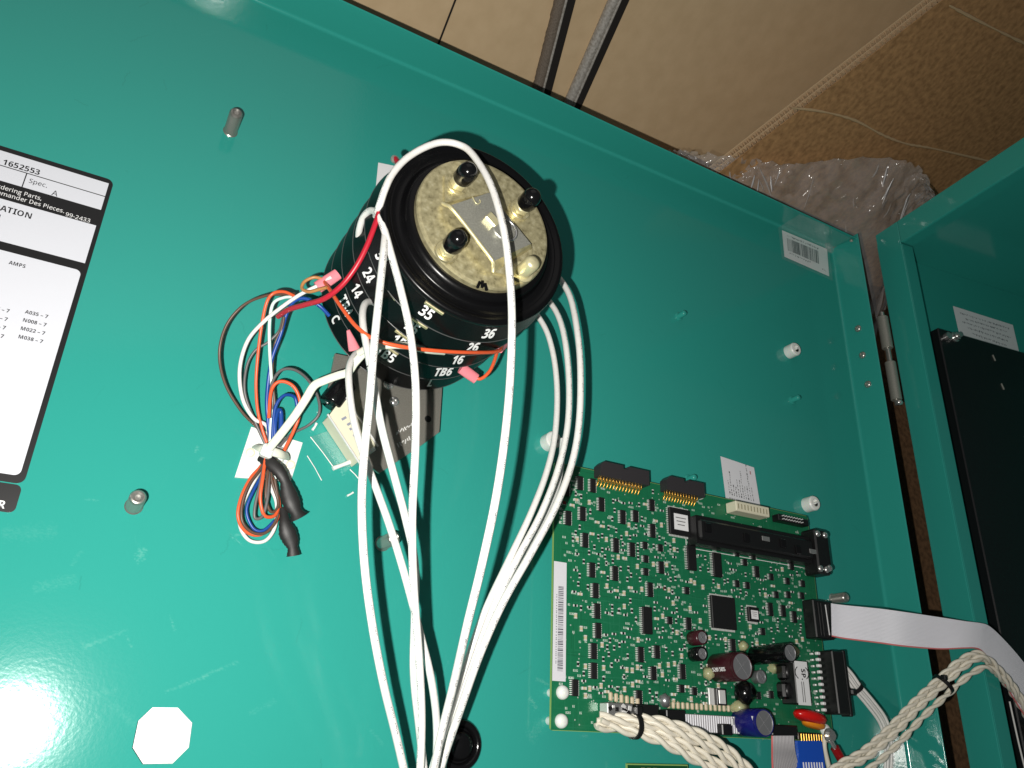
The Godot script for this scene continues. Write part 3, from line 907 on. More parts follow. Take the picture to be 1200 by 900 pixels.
func labels() -> void:
	# rating plate at the left
	var t := thing("rating_label", "large black bordered rating label with white cells at the left edge", "label", V(0, 0, 0))
	var b := MB.new()
	b.prism(round_rect(-240, 104.6, -33.2, 295.4, 4.0), 0.05 * MM, 0.32 * MM)
	make("backing", b, M("label_black"), t)
	for c in [[-236, 283.0, -35.5, 292.3], [-76.2, 273.0, -35.5, 282.4], [-236, 273.0, -76.8, 282.4], [-236, 235.8, -35.5, 261.8]]:
		var cell := MB.new()
		cell.prism(rect(c[0], c[1], c[2], c[3]), 0.3 * MM, 0.40 * MM)
		make("white_cell", cell, M("label_face"), t)
	var big := MB.new()
	big.prism(round_rect(-236, 108.6, -36.0, 230.6, 3.0), 0.3 * MM, 0.40 * MM)
	make("white_cell", big, M("label_face"), t)
	var k := M("black_print")
	var wp := M("white_print")
	write("- 1652553", 3.5, k, t, V(-70.5, 285.4, 0.42), Basis(), 1, "Droid Sans", true)
	write("Spec.", 2.9, k, t, V(-74.2, 278.4, 0.42), Basis(), -1)
	write("A", 3.6, k, t, V(-60.3, 275.0, 0.42), Basis(), 0, "Droid Sans", false)
	write("p", 3.4, k, t, V(-95.4, 276.6, 0.42), Basis(), 0)
	write("When Ordering Parts,", 2.6, wp, t, V(-65.5, 269.1, 0.34), Basis(), 1)
	write("Commander Des Pieces.", 2.6, wp, t, V(-53.0, 265.2, 0.34), Basis(), 1)
	write("99-2433", 2.6, wp, t, V(-45.6, 263.7, 0.34), Basis(), 0)
	write("ERATION", 3.6, k, t, V(-67.5, 256.0, 0.42), Basis(), 1, "Droid Sans", true)
	write("N", 3.6, k, t, V(-81.4, 249.8, 0.42), Basis(), 1, "Droid Sans", true)
	write("AMPS", 2.15, k, t, V(-66.5, 224.4, 0.42), Basis(), 0, "Droid Sans", true)
	var rows := [["5 – 7", "A035 – 7"], ["– 7", "N008 – 7"], ["– 7", "M022 – 7"], ["7", "M038 – 7"]]
	for i in 4:
		write(rows[i][0], 2.05, k, t, V(-63.0 + (0.4 * i), 196.0 - 5.0 * i, 0.42), Basis(), 1, "Droid Sans", true)
		write(rows[i][1], 2.05, k, t, V(-56.0 + (0.2 * i), 197.9 - 5.0 * i, 0.42), Basis(), -1, "Droid Sans", true)
	var t2 := thing("small_label", "small black label with rounded corners under the rating label", "label")
	var b2 := MB.new()
	b2.prism(round_rect(-160, 89.6, -33.6, 104.0, 3.0), 0.05 * MM, 0.32 * MM)
	make("backing", b2, M("label_black"), t2)
	write("R", 3.8, wp, t2, V(-40.0, 93.0, 0.34), Basis(), 0, "Droid Sans", true)
	# barcode sticker under the top fold, with clear tape over it and up the lip
	var bc := thing("barcode_sticker", "white barcode sticker taped to the upper right corner of the door", "sticker", V(0, 0, 0.5))
	var face := mat("barcode_print", Color.WHITE, 0.5, 0.0, {"albedo_texture": bars_tex(260, 130, [[26, 120, 12, 9], [130, 200, 12, 9], [30, 150, 98, 7], [220, 245, 105, 8]], Rect2i(24, 30, 180, 62), 4)})
	var m := MB.new()
	m.quad(V(550.6, 444.2, 0), V(614.4, 442.4, 0), V(617.4, 477.0, 0), V(551.6, 476.4, 0), true)
	m.quad(V(551.6, 476.4, -0.2), V(617.4, 477.0, -0.2), V(614.4, 442.4, -0.2), V(550.6, 444.2, -0.2))
	make("paper", m, face, bc)
	var tp := MB.new()
	tp.quad(V(546, 440, 0.3), V(619, 438, 0.3), V(620, 477.4, 0.3), V(546, 477.4, 0.3))
	tp.quad(V(546, 477.4, 0.3), V(620, 477.4, 0.3), V(620, 475.4, 28), V(546, 476.4, 30))
	make("clear_tape", tp, M("tape"), bc)
	# card label above the board
	var cf := mat("card_print", Color.WHITE, 0.5, 0.0, {"albedo_texture": card_tex()})
	var cd := MB.new()
	cd.quad(V(444.6, 172.5, 3.0), V(482.5, 170.4, 3.0), V(480.6, 209.6, 1.2), V(443.6, 212.4, 1.2), true)
	cd.quad(V(443.6, 212.4, 1.0), V(480.6, 209.6, 1.0), V(482.5, 170.4, 2.8), V(444.6, 172.5, 2.8))
	tag(make("card_label", cd, cf), "small white printed card standing at the top edge of the circuit board", "label")
	# tag behind the switch
	var wt := thing("white_tag", "small white tag stuck to the door behind the top of the rotary switch", "sticker", V(0, 0, 0.3))
	var wm := MB.new()
	var c := [V(126.7, 378.4, 0), V(127.3, 355.4, 0), V(147, 357.3, 0), V(145.9, 381.9, 0)]
	wm.prism(poly_mm([Vector2(c[1].x, c[1].y) / MM, Vector2(c[2].x, c[2].y) / MM, Vector2(c[3].x, c[3].y) / MM, Vector2(c[0].x, c[0].y) / MM]), 0, 0.25 * MM)
	make("paper", wm, M("paper"), wt)
	var rm := V(134.4, 366.4, 0.6)
	box_part("red_mark", M("red_print"), wt, rm, Vector3(1.6, 2.6, 0.2), 0.0)

func card_tex() -> ImageTexture:
	var im := Image.create(190, 190, false, Image.FORMAT_RGB8)
	var paper := Color(0.90, 0.90, 0.92)
	im.fill(paper)
	rng.seed = 6
	var x := 22
	while x < 160:   # columns of fine print, read sideways
		var hgt: int = [150, 60, 90, 40, 70, 66, 110, 55][(x / 16) % 8]
		var y := 150
		while y > 150 - hgt:
			var k := rng.randi_range(3, 9)
			im.fill_rect(Rect2i(x + rng.randi_range(0, 2), y - k, rng.randi_range(3, 6), k), paper.darkened(rng.randf_range(0.25, 0.6)))
			y -= k + rng.randi_range(2, 5)
		x += 13
	for i in 13:
		im.fill_rect(Rect2i(20 + i * 11, 162, 7, 14), paper.darkened(0.35))
	im.fill_rect(Rect2i(160, 22, 6, 14), Color(0.7, 0.5, 0.5))
	return ImageTexture.create_from_image(im)

# ---------------------------------------------------------------- the rotary switch
func rotary_switch() -> void:
	var ax := Vector2(156.7, 259.4)
	var t := thing("rotary_switch", "big black rotary switch with numbered tiers and a brassy end plate", "rotary switch", V(ax.x, ax.y, 0))
	var blk := M("bakelite")
	var mids := [25.0, 45.0, 66.0, 86.5, 107.0]
	for i in 5:
		var top: float = mids[i] + 10.6
		var bot: float = mids[i] - 9.6
		var b := MB.new()
		b.lathe(Vector3.ZERO, [Vector2(52, bot), Vector2(59.0, bot), Vector2(60.4, bot + 0.8), Vector2(60.3, bot + 2.0), Vector2(55.6, top - 3.4), Vector2(53.6, top - 2.8), Vector2(53.6, top - 2.0), Vector2(55.8, top - 1.6), Vector2(56.3, top - 1.0), Vector2(55.9, top - 0.3), Vector2(52, top)].map(func(u): return u * MM), 96, Basis(), false)
		make("tier", b, blk, t)
	for i in 5:   # pale rings painted as the highlight on each tier edge
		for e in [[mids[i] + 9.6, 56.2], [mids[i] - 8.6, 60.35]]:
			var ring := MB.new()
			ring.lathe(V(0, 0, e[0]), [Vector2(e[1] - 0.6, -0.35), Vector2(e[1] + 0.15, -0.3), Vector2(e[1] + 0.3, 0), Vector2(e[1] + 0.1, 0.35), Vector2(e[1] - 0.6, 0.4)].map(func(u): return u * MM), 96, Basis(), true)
			make("edge_highlight", ring, mat("highlight_bakelite", Color(0.30, 0.30, 0.30), 0.35), t)
	var core := MB.new()
	core.cyl(V(0, 0, 14), 53 * MM, 102 * MM, 60)
	make("core", core, blk, t)
	# front cup: rim, sunken ring, raised collar
	var cup := MB.new()
	cup.lathe(Vector3.ZERO, [Vector2(54, 114), Vector2(57.6, 114.4), Vector2(58.2, 116), Vector2(57.8, 118), Vector2(56.4, 119), Vector2(54.4, 118.6), Vector2(52, 117.2), Vector2(47.6, 116.6), Vector2(46.4, 117.4), Vector2(45.8, 120.5), Vector2(44.6, 122.6), Vector2(42.8, 123.4), Vector2(40.5, 123.4)].map(func(u): return u * MM), 96, Basis(), true)
	make("front_cup", cup, M("bakelite"), t)
	# brassy end plate
	var cap := MB.new()
	cap.lathe(Vector3.ZERO, [Vector2(41.2, 121), Vector2(41.2, 126.6), Vector2(40.6, 127.6), Vector2(39.4, 128.0), Vector2(0, 128.0)].map(func(u): return u * MM), 96)
	make("end_plate", cap, M("zinc"), t)
	# top-hat bracket in the middle of it: raised plate, bent feet, bright sheet edge
	var o := V(ax.x, ax.y, 0)
	var flatp := func(pts: Array) -> PackedVector2Array: return poly_mm(pts.map(func(p): return Vector2(p.x - o.x, p.y - o.y) / MM))
	var c := [V(132.1, 257.7, 134), V(154.9, 275.4, 134), V(182.9, 251.3, 134), V(160.4, 232.2, 134)]
	var ang := Vector2(c[3].x - c[0].x, c[3].y - c[0].y).angle()
	var br := MB.new()
	br.prism(flatp.call(c), 132.6 * MM, 134.2 * MM)
	var brk := make("saddle_bracket", br, M("dull_steel"), t)
	for f in [[V(129.1, 280.1, 129.5), V(130.6, 261.6, 129.5), V(157.5, 279.4, 129.5), V(152.5, 290.6, 129.5)], [V(163, 228.4, 129.5), V(186.6, 252.3, 129.5), V(185.9, 240.5, 129.5), V(178, 229.5, 129.5)]]:
		var ft := MB.new()
		ft.prism(flatp.call(f), 128 * MM, 129.7 * MM)
		make("bracket_foot", ft, M("zinc"), brk)
	for f in [[c[0], c[1], V(157.5, 279.4, 129.5), V(130.6, 261.6, 129.5)], [c[2], c[3], V(163, 228.4, 129.5), V(186.6, 252.3, 129.5)]]:
		var w := MB.new()
		w.quad(f[0] - o + V(0, 0, 0.1), f[3] - o, f[2] - o, f[1] - o + V(0, 0, 0.1))
		make("bent_web", w, M("zinc"), brk)
	var le := MB.new()
	le.tube(smooth([V(129.6, 260.9, 129.6) - o, V(130.9, 259.1, 131.5) - o, V(132.5, 256.7, 134) - o, V(139, 251.4, 134) - o, V(150, 241.1, 134) - o, V(159.1, 232.3, 134) - o, V(161.3, 230.5, 131.5) - o, V(162.4, 228.1, 129.6) - o], 4), 1.15 * MM, 8)
	make("sheet_edge", le, M("zinc_bright"), brk)
	var hk := MB.new()
	hk.tube(smooth([V(144.8, 268, 134.6) - o, V(146.5, 265.1, 134.8) - o, V(148.1, 264.6, 134.8) - o, V(149.6, 266.4, 134.8) - o, V(149, 267.8, 134.8) - o], 5), 0.4 * MM, 6)
	make("wire_hook", hk, M("zinc_bright"), brk)
	# square block and spring clip round the shaft
	var blk_at: Vector3 = V(157, 256.6, 133) - o
	box_part("square_block", M("zinc_bright"), t, V(blk_at.x / MM, blk_at.y / MM, 135.2), Vector3(8, 6, 4), 0.6, Basis(Vector3.BACK, ang + 0.1))
	var sh_at: Vector3 = V(163.1, 252.6, 133) - o
	var sh := MB.new()
	sh.cyl(Vector3.ZERO, 5.6 * MM, 4.2 * MM, 28, Basis(), 0.6 * MM)
	make("shaft_end", sh, M("dull_steel"), t, Vector3(sh_at.x, sh_at.y, 0.1322))
	var clip := MB.new()
	var arc := []
	for i in 26:
		arc.append(Vector3(cos(-2.2 + i * 0.18), sin(-2.2 + i * 0.18), 0) * 6.8 * MM)
	clip.tube(arc, 0.75 * MM, 8)
	make("spring_clip", clip, M("bright_steel"), t, Vector3(sh_at.x + 0.002, sh_at.y, 0.1368))
	# studs with washer, nut and black boot
	for s in [V(137.1, 276.5, 131), V(177.6, 275.7, 131), V(134.2, 231.7, 131)]:
		var at: Vector3 = s - o
		at.z = 0.128
		var st := MB.new()
		st.cyl(Vector3.ZERO, 2.4 * MM, 14 * MM, 16)
		var so := make("terminal_stud", st, M("zinc_bright"), t, at)
		var wa := MB.new()
		wa.lathe(Vector3.ZERO, [Vector2(2.4, 0), Vector2(6.6, 0), Vector2(6.6, 1.6), Vector2(6.2, 2.0), Vector2(2.4, 2.0)].map(func(u): return u * MM), 28)
		make("washer", wa, M("zinc"), so)
		var nu := MB.new()
		nu.lathe(V(0, 0, 2.2), [Vector2(2.4, 0), Vector2(4.8, 0), Vector2(5.0, 0.4), Vector2(5.0, 3.6), Vector2(4.6, 4.2), Vector2(2.4, 4.2)].map(func(u): return u * MM), 6)
		make("nut", nu, M("zinc_bright"), so)
		var bo := MB.new()
		bo.lathe(V(0, 0, 7), [Vector2(2.6, 0), Vector2(5.0, 0.2), Vector2(5.5, 1.2), Vector2(5.5, 7), Vector2(5.1, 9.4), Vector2(4.1, 11.4), Vector2(2.3, 12.8), Vector2(0, 13.3)].map(func(u): return u * MM), 28, Basis(), true)
		make("rubber_boot", bo, M("black_gloss"), so)
	# fourth stud has lost its boot
	var ba: Vector3 = V(180.8, 234.6, 129) - o
	var bare := MB.new()
	bare.lathe(Vector3.ZERO, [Vector2(0, 0), Vector2(6.4, 0), Vector2(6.4, 1.8), Vector2(4.6, 2.0), Vector2(4.4, 12), Vector2(3.8, 13.6), Vector2(2.0, 14.4), Vector2(0, 14.6)].map(func(u): return u * MM), 26, Basis(), true)
	make("bare_stud", bare, M("zinc_bright"), t, Vector3(ba.x, ba.y, 0.128))
	var cw: Vector3 = V(157.5, 218.2, 130) - o
	for k in 3:
		box_part("dark_crevice", M("black_gloss"), t, V(cw.x / MM - 3 + k * 2.2, cw.y / MM + (k % 2), 128.6), Vector3(1.6, 4.5, 1.4), 0.3, Basis(Vector3.BACK, 0.3 * (k - 1)))  # small dark boxes painted in for a shaded crevice below the bracket
	# tier numbers
	var rows := [[-150.0, ["C", "TB4", "14", "24", "34"]], [-112.0, ["", "TB5", "15", "25", "35"]], [-73.5, ["L", "TB6", "16", "26", "36"]]]
	for r in rows:
		for i in 5:
			if r[1][i] == "": continue
			var th: float = deg_to_rad(r[0])
			var out := Vector3(cos(th), sin(th), 0)
			var tang := Vector3(-sin(th), cos(th), 0)
			var tilt := 0.32
			var up := (Vector3.BACK * cos(tilt) - out * sin(tilt))
			var nor := tang.cross(up)
			var h: float = mids[i] - 0.4
			var rad: float = 60.4 - (h - mids[i] + 7.6) * 0.336
			write(r[1][i], 6.4, M("white_print"), t, out * (rad + 0.55) * MM + Vector3.BACK * h * MM - up * 0.0, Basis(tang * 0.80, up * 1.18, nor), 0, "Droid Sans", true, 0.3, "tier_number")
	# brass contact strips set in the tiers beside the middle numbers
	for i in [1, 2, 3, 4]:
		var th := deg_to_rad(-113.0 + i * 0.6)
		var out := Vector3(cos(th), sin(th), 0)
		var tang := Vector3(-sin(th), cos(th), 0)
		box_part("contact_strip", M("zinc"), t, out * 56.9 * MM + V(0, 0, mids[i] + 5.4), Vector3(12, 2.4, 1.6), 0.3, Basis(tang, Vector3.BACK, tang.cross(Vector3.BACK)))
	for i in [2, 3]:
		var th := deg_to_rad(-95.0 - i * 14)
		var out := Vector3(cos(th), sin(th), 0)
		var tang := Vector3(-sin(th), cos(th), 0)
		box_part("contact_strip", M("zinc"), t, out * 56.2 * MM + V(0, 0, mids[i] + 6.6), Vector3(16, 1.4, 1.4), 0.3, Basis(tang, Vector3.BACK, tang.cross(Vector3.BACK)))
	# mounting plate under it
	var pl := [V(185.3, 216.3, 12), V(186.4, 206.6, 12), V(186.8, 175.6, 12), V(174.6, 163.7, 12), V(149.3, 140.8, 12), V(134.8, 147.9, 12), V(110.5, 188.7, 12), V(111.7, 212.6, 12)]
	var pm := MB.new()
	pm.prism(poly_mm(pl.map(func(p): return Vector2(p.x - o.x, p.y - o.y) / MM)), 11.0 * MM, 13.0 * MM)
	var plate := make("mounting_plate", pm, M("bracket_steel"), t)
	for s in [V(148.8, 200.1, 13), V(153.7, 189.3, 13)]:
		var sc := MB.new()
		sc.lathe(Vector3.ZERO, [Vector2(0, 0), Vector2(3.6, 0), Vector2(3.6, 0.8), Vector2(2.8, 2.0), Vector2(0.9, 2.4), Vector2(0.8, 1.6), Vector2(0, 1.6)].map(func(u): return u * MM), 20, Basis(), true)
		make("screw_head", sc, M("bright_steel"), plate, Vector3(s.x - o.x, s.y - o.y, 0.013))
	var hl := MB.new()
	var hp: Vector3 = V(178.1, 182.9, 13) - o
	hl.cyl(Vector3(hp.x, hp.y, 0.01295), 2.3 * MM, 0.3 * MM, 18)
	make("screw_hole", hl, M("chip_black"), plate)
	rng.seed = 14   # worn stamped marks
	for row in [[V(157.3, 168.5, 13), V(168.7, 177.9, 13)], [V(159.2, 160.9, 13), V(171.6, 171.5, 13)]]:
		for i in 9:
			var p: Vector3 = row[0].lerp(row[1], i / 8.0) - o
			box_part("stamped_mark", M("tin"), plate, V(p.x / MM + rng.randf_range(-0.5, 0.5), p.y / MM + rng.randf_range(-0.6, 0.6), 13.2), Vector3(0.7, rng.randf_range(1.4, 3.2), 0.5), 0.1, Basis(Vector3.BACK, rng.randf_range(-0.7, 0.7)))
	for p in [V(115.1, 208.1, 12), V(120.9, 197.9, 10)]:
		box_part("clamp_foot", M("zinc_bright"), t, V((p.x - o.x) / MM, (p.y - o.y) / MM, 10), Vector3(4, 11, 5), 1.2, Basis(Vector3.BACK, 0.35))
	for p in [[0, 30, 0], [30, -10, 0], [-25, -15, 0]]:
		var lg := MB.new()
		lg.cyl(V(p[0], p[1], 0), 5 * MM, 14.5 * MM, 14)
		make("spacer_leg", lg, M("steel"), t)
	# black tube and cream relay on its left
	var relay := thing("cream_relay", "cream relay with printed side tucked under the rotary switch", "relay", Vector3.ZERO)
	var ra := [V(113, 169.9, 14), V(121.1, 186.5, 14), V(144.5, 157.6, 14), V(134.9, 145.2, 14)]
	var rb := MB.new()
	rb.prism(poly_mm(ra.map(func(p): return Vector2(p.x, p.y) / MM)), 1.0 * MM, 14.0 * MM)
	make("body", rb, M("cream_plug"), relay)
	var rd: Vector3 = (ra[3] - ra[0]).normalized()
	var rang := Vector2(rd.x, rd.y).angle()
	for i in 5:
		var p: Vector3 = (ra[0] * 0.5 + ra[1] * 0.5).lerp((ra[2] + ra[3]) * 0.5, 0.28 + i * 0.11)
		box_part("printed_block", mat("relay_ink", Color(0.55, 0.57, 0.63), 0.5), relay, Vector3(p.x, p.y, 0.0141) + V(-0.8 + (i % 2) * 1.0, 0, 0), Vector3(1.5, 3.4 - (i % 3), 0.2), 0.0, Basis(Vector3.BACK, rang))
	for e in [[0, 3], [1, 2]]:
		var p0: Vector3 = ra[e[0]]
		var p1: Vector3 = ra[e[1]]
		box_part("metal_rim", M("tin"), relay, Vector3((p0.x + p1.x) / 2, (p0.y + p1.y) / 2, 0.0145), Vector3(p0.distance_to(p1) / MM + 3, 1.1, 1.6), 0.3, Basis(Vector3.BACK, rang))
	var rp: Vector3 = (ra[2] + ra[3]) * 0.5
	box_part("white_foot", M("nylon"), relay, Vector3(rp.x, rp.y, 0.0135), Vector3(2.6, 12, 4), 0.5, Basis(Vector3.BACK, rang))
	var coil := MB.new()
	var ca := V(113.5, 179.2, 10)
	var cb := V(122.1, 196.1, 14)
	coil.lathe(ca, [Vector2(0, 0), Vector2(6.6, 0), Vector2(7.4, 1.0), Vector2(7.4, 18), Vector2(6.6, 19), Vector2(0, 19)].map(func(u): return u * MM), 26, Basis(Vector3.BACK.cross((cb - ca).normalized()), Vector3.BACK, (cb - ca).normalized()).orthonormalized(), true)
	make("coil", coil, M("black_gloss"), relay)
	# clear adhesive clip on the door
	var cl := thing("clear_clip", "clear plastic adhesive clip on the green paint below the cream relay", "plastic clip")
	var cp := MB.new()
	cp.prism(poly_mm([V(107.3, 159.6, 0), V(121.4, 167.7, 0), V(141.6, 148, 0), V(125.3, 142.2, 0)].map(func(p): return Vector2(p.x, p.y) / MM)), 0.1 * MM, 0.9 * MM)
	make("base", cp, M("clear_plastic"), cl)
	for e in [[V(106.8, 158.9, 2), V(124.1, 142, 2), 0.35], [V(122.8, 141.5, 3), V(132.9, 147.5, 3), 1.5], [V(106.5, 146.8, 2), V(117.3, 133.2, 2), 0.3], [V(107.3, 163.5, 2), V(109.2, 168.4, 2), 0.9], [V(133.8, 143.2, 2), V(140.5, 137.9, 2), 0.4], [V(134.5, 126.7, 1), V(138, 129.5, 1), 0.7]]:
		var rg := MB.new()
		rg.tube([e[0], e[0].lerp(e[1], 0.5) + V(0.3, 0.1, 0), e[1]], [e[2] * MM, e[2] * 0.8 * MM, e[2] * MM], 8)
		make("moulded_edge", rg, M("nylon"), cl)

# ---------------------------------------------------------------- the circuit board
func chip(called: String, t: Node, at: Vector2, w: float, l: float, h: float, pins: int, turn := 0.0, reach := 1.3) -> void:
	var key := "chip%s%s%s" % [w, l, pins]
	if not meshes.has(key):
		var b := MB.new()
		b.box(V(0, 0, h / 2 + 0.25), Vector3(w, l, h) * MM, 0.22 * MM)
		meshes[key] = b.done(M("chip_black"))
		var p := MB.new()
		var gap := (l - 0.7) / pins
		for s in [-1.0, 1.0]:
			for i in pins:
				var y := -l / 2 + 0.35 + gap * (i + 0.5)
				p.box(V(s * (w / 2 + reach * 0.35), y, h * 0.5), Vector3(reach * 0.7, gap * 0.48, 0.3) * MM)
				p.box(V(s * (w / 2 + reach * 0.8), y, 0.3), Vector3(reach * 0.5, gap * 0.48, 0.5) * MM)
		meshes[key + "p"] = p.done(M("tin"))
	var q := Basis(Vector3.BACK, turn)
	var o := put(called, meshes[key], t, V(at.x, at.y, 1.6), q)
	tag(put("pin_row", meshes[key + "p"], o), "", "", "", "stuff")

func box_on(called: String, m: String, t: Node, r: Array, z0: float, z1: float, k := 0.4) -> MeshInstance3D:
	return box_part(called, M(m), t, V((r[0] + r[2]) / 2, (r[1] + r[3]) / 2, (z0 + z1) / 2), Vector3(r[2] - r[0], r[3] - r[1], z1 - z0), k)

func can(called: String, t: Node, a: Vector3, b: Vector3, r: float, body: String) -> MeshInstance3D:   # a capacitor lying down from a to b
	var l := a.distance_to(b) / MM
	var d := (b - a).normalized()
	var q := Basis(d.cross(Vector3(0.1, 1, 0.2)).normalized(), Vector3.ZERO, d)
	q.y = q.z.cross(q.x)
	var m := MB.new()
	m.lathe(a, [Vector2(0, 0), Vector2(r - 0.6, 0), Vector2(r, 0.6), Vector2(r, l * 0.86), Vector2(r - 0.5, l * 0.89), Vector2(r - 0.5, l * 0.92), Vector2(r, l * 0.95), Vector2(r - 0.5, l), Vector2(r - 1.2, l)].map(func(u): return u * MM), 36, q, true)
	var o := make(called, m, M(body), t)
	var e := MB.new()
	e.lathe(a, [Vector2(r - 1.2, l), Vector2(r - 1.3, l - 0.4), Vector2(0, l - 0.4)].map(func(u): return u * MM), 30, q)
	for k in 2:
		e.box(a + d * (l - 0.35) * MM, Vector3(0.5, (r - 1.5) * 2, 0.3) * MM, 0.0, q * Basis(Vector3.BACK, 0.8 + k * PI / 2))
	make("end_disc", e, M("cap_top"), o)
	return o

func blob(called: String, m: String, t: Node, at: Vector3, s: Vector3, sd: int) -> void:
	var b := MB.new()
	var nz := FastNoiseLite.new()
	nz.seed = sd
	nz.frequency = 0.9
	var P := func(i: int, j: int) -> Vector3:
		var th := PI * j / 12.0
		var ph := TAU * i / 18.0
		var d := Vector3(sin(th) * cos(ph), sin(th) * sin(ph), cos(th))
		return d * s * MM * (1.0 + 0.35 * nz.get_noise_3d(d.x, d.y, d.z))
	for j in 12:
		for i in 18:
			var a: Vector3 = P.call(i, j)
			var c: Vector3 = P.call(i + 1, j)
			var e: Vector3 = P.call(i + 1, j + 1)
			var f: Vector3 = P.call(i, j + 1)
			b.squad(a, f, e, c, a.normalized(), f.normalized(), e.normalized(), c.normalized())
	make(called, b, M(m), t, at)

func board() -> void:
	var t := thing("circuit_board", "large green circuit board full of black chips, with black connectors and capacitors", "circuit board", V(275, 0, 12.4))
	var edge := MB.new()
	edge.prism(round_rect(0, 0, 249, 172, 2.0), 0, 1.5 * MM)
	var bd := make("board", edge, M("board_edge"), t)
	var top := MB.new()
	top.quad(V(0.3, 0.3, 1.56), V(248.7, 0.3, 1.56), V(248.7, 171.7, 1.56), V(0.3, 171.7, 1.56), true)
	make("printed_face", top, M("solder_mask"), bd)
	for p in [[8, 22], [7.4, 5.5], [131, 172 - 1.4], [240, 8]]:
		var s := MB.new()
		s.lathe(Vector3.ZERO, [Vector2(0, 0), Vector2(4.3, 0), Vector2(4.3, 1.2), Vector2(3.6, 2.8), Vector2(2.0, 3.8), Vector2(0, 4.1)].map(func(u): return u * MM), 22, Basis(), true)
		make("push_rivet", s, M("nylon"), t, V(p[0], p[1], 1.6))
		var lg := MB.new()
		lg.cyl(Vector3.ZERO, 2.6 * MM, 12.4 * MM, 14)
		make("stand_post", lg, M("nylon"), t, V(p[0], p[1], -12.4))
	var taken: Array[Rect2] = [Rect2(0, 28, 12, 76)]
	# chips by size: [places, width, length, height, pins a side]
	var kinds := [
		[[Vector2(9.2, 153.6), Vector2(20.5, 159.8), Vector2(31.4, 159.9), Vector2(38.6, 147.4), Vector2(10.8, 133.3), Vector2(22.7, 138.2), Vector2(57.0, 141.1), Vector2(24.8, 120.0), Vector2(50.6, 120.0), Vector2(64.6, 118.9), Vector2(83.5, 135.1), Vector2(30.4, 100.5), Vector2(49.5, 100.5), Vector2(33.1, 87.1), Vector2(79.4, 92.8), Vector2(34.3, 73.9), Vector2(34.9, 61.4), Vector2(31.4, 48.3), Vector2(31.4, 36.2), Vector2(17.0, 25.2), Vector2(69.6, 48.9), Vector2(105.2, 40.3), Vector2(194.6, 90.7)], 4.4, 10.0, 1.7, 8],
		[[Vector2(68.4, 143.5), Vector2(83.6, 154.1), Vector2(90.1, 109.5), Vector2(112.7, 72.7), Vector2(83.5, 51.6), Vector2(79.9, 37.7), Vector2(67.2, 22.1), Vector2(183.7, 117.8), Vector2(208.1, 90.8), Vector2(153.4, 61.5), Vector2(219.5, 87.4)], 4.4, 8.7, 1.7, 7],
		[[Vector2(76.1, 123.5), Vector2(90.0, 123.6), Vector2(76.5, 113.9), Vector2(76.1, 104.8), Vector2(112.7, 95.8), Vector2(95.8, 73.5), Vector2(103.7, 29.3), Vector2(114.9, 28.3), Vector2(172.0, 123.5), Vector2(198.8, 115.7), Vector2(216.1, 114.4), Vector2(222.6, 126.5), Vector2(202.4, 102.4), Vector2(215.5, 103.8), Vector2(233.0, 114.3), Vector2(230.6, 104.7), Vector2(162.3, 106.3), Vector2(172.7, 106.2), Vector2(164.8, 129.7), Vector2(181.5, 129.3), Vector2(184.5, 73.6), Vector2(174.6, 28.5), Vector2(187.4, 29.7)], 4.0, 5.2, 1.6, 4],
		[[Vector2(118.4, 119.9), Vector2(75.5, 71.6), Vector2(143.0, 117.9)], 7.8, 18.0, 2.4, 14],
	]
	for k in kinds:
		for p in k[0]:
			chip("chip", t, p, k[1], k[2], k[3], k[4])
			taken.append(Rect2(p.x - k[1] / 2 - 1.6, p.y - k[2] / 2 - 0.6, k[1] + 3.2, k[2] + 1.2))
	# square processor, labelled chips
	for s in [[[Vector2(145.7, 83.5)], 23.0, 18, false], [[Vector2(108.7, 145.2)], 20.0, 14, true], [[Vector2(175.5, 85.1)], 10.5, 8, true]]:
		var p: Vector2 = s[0][0]
		var w: float = s[1]
		var b := MB.new()
		b.box(V(0, 0, 1.6), Vector3(w, w, 2.6) * MM, 0.4 * MM)
		var o := make("square_chip", b, M("chip_black"), t, V(p.x, p.y, 1.7))
		var pn := MB.new()
		for side in 4:
			var q := Basis(Vector3.BACK, side * PI / 2)
			for i in s[2]:
				pn.box(q * V(w / 2 + 0.6, -w / 2 + w * (i + 0.5) / s[2], 0.5), q * (Vector3(1.5, w / s[2] * 0.5, 0.5) * MM) if side % 2 == 0 else Vector3(w / s[2] * 0.5, 1.5, 0.5) * MM)
		tag(make("pin_row", pn, M("tin"), o), "", "", "", "stuff")
		if s[3]:
			box_part("paper_label", M("paper"), o, V(0.4, -0.3, 2.98), Vector3(w * 0.66, w * 0.6, 0.14), 0.0)
			for i in 3:
				box_part("print_line", M("chip_print"), o, V(0.2, w * 0.14 - i * w * 0.13, 3.08), Vector3(w * (0.5 - 0.08 * i), w * 0.035, 0.06), 0.0)
		taken.append(Rect2(p.x - w / 2 - 2, p.y - w / 2 - 2, w + 4, w + 4))
	# top headers with gold pins
	for r in [[33.1, 168.5, 76.3, 169.0], [93.0, 166.4, 129.1, 167.5]]:
		taken.append(Rect2(r[0] - 3, r[1] - 12, r[2] - r[0] + 8, 40))
		var w: float = r[2] - r[0]
		var hd := MB.new()
		var y0: float = 166.0
		var prof := [Vector2(r[0], y0), Vector2(r[2], y0), Vector2(r[2], y0 + 11), Vector2(r[0] + w * 0.58, y0 + 11), Vector2(r[0] + w * 0.58, y0 + 8.6), Vector2(r[0] + w * 0.46, y0 + 8.6), Vector2(r[0] + w * 0.46, y0 + 11), Vector2(r[0] + 3, y0 + 11), Vector2(r[0], y0 + 8)]
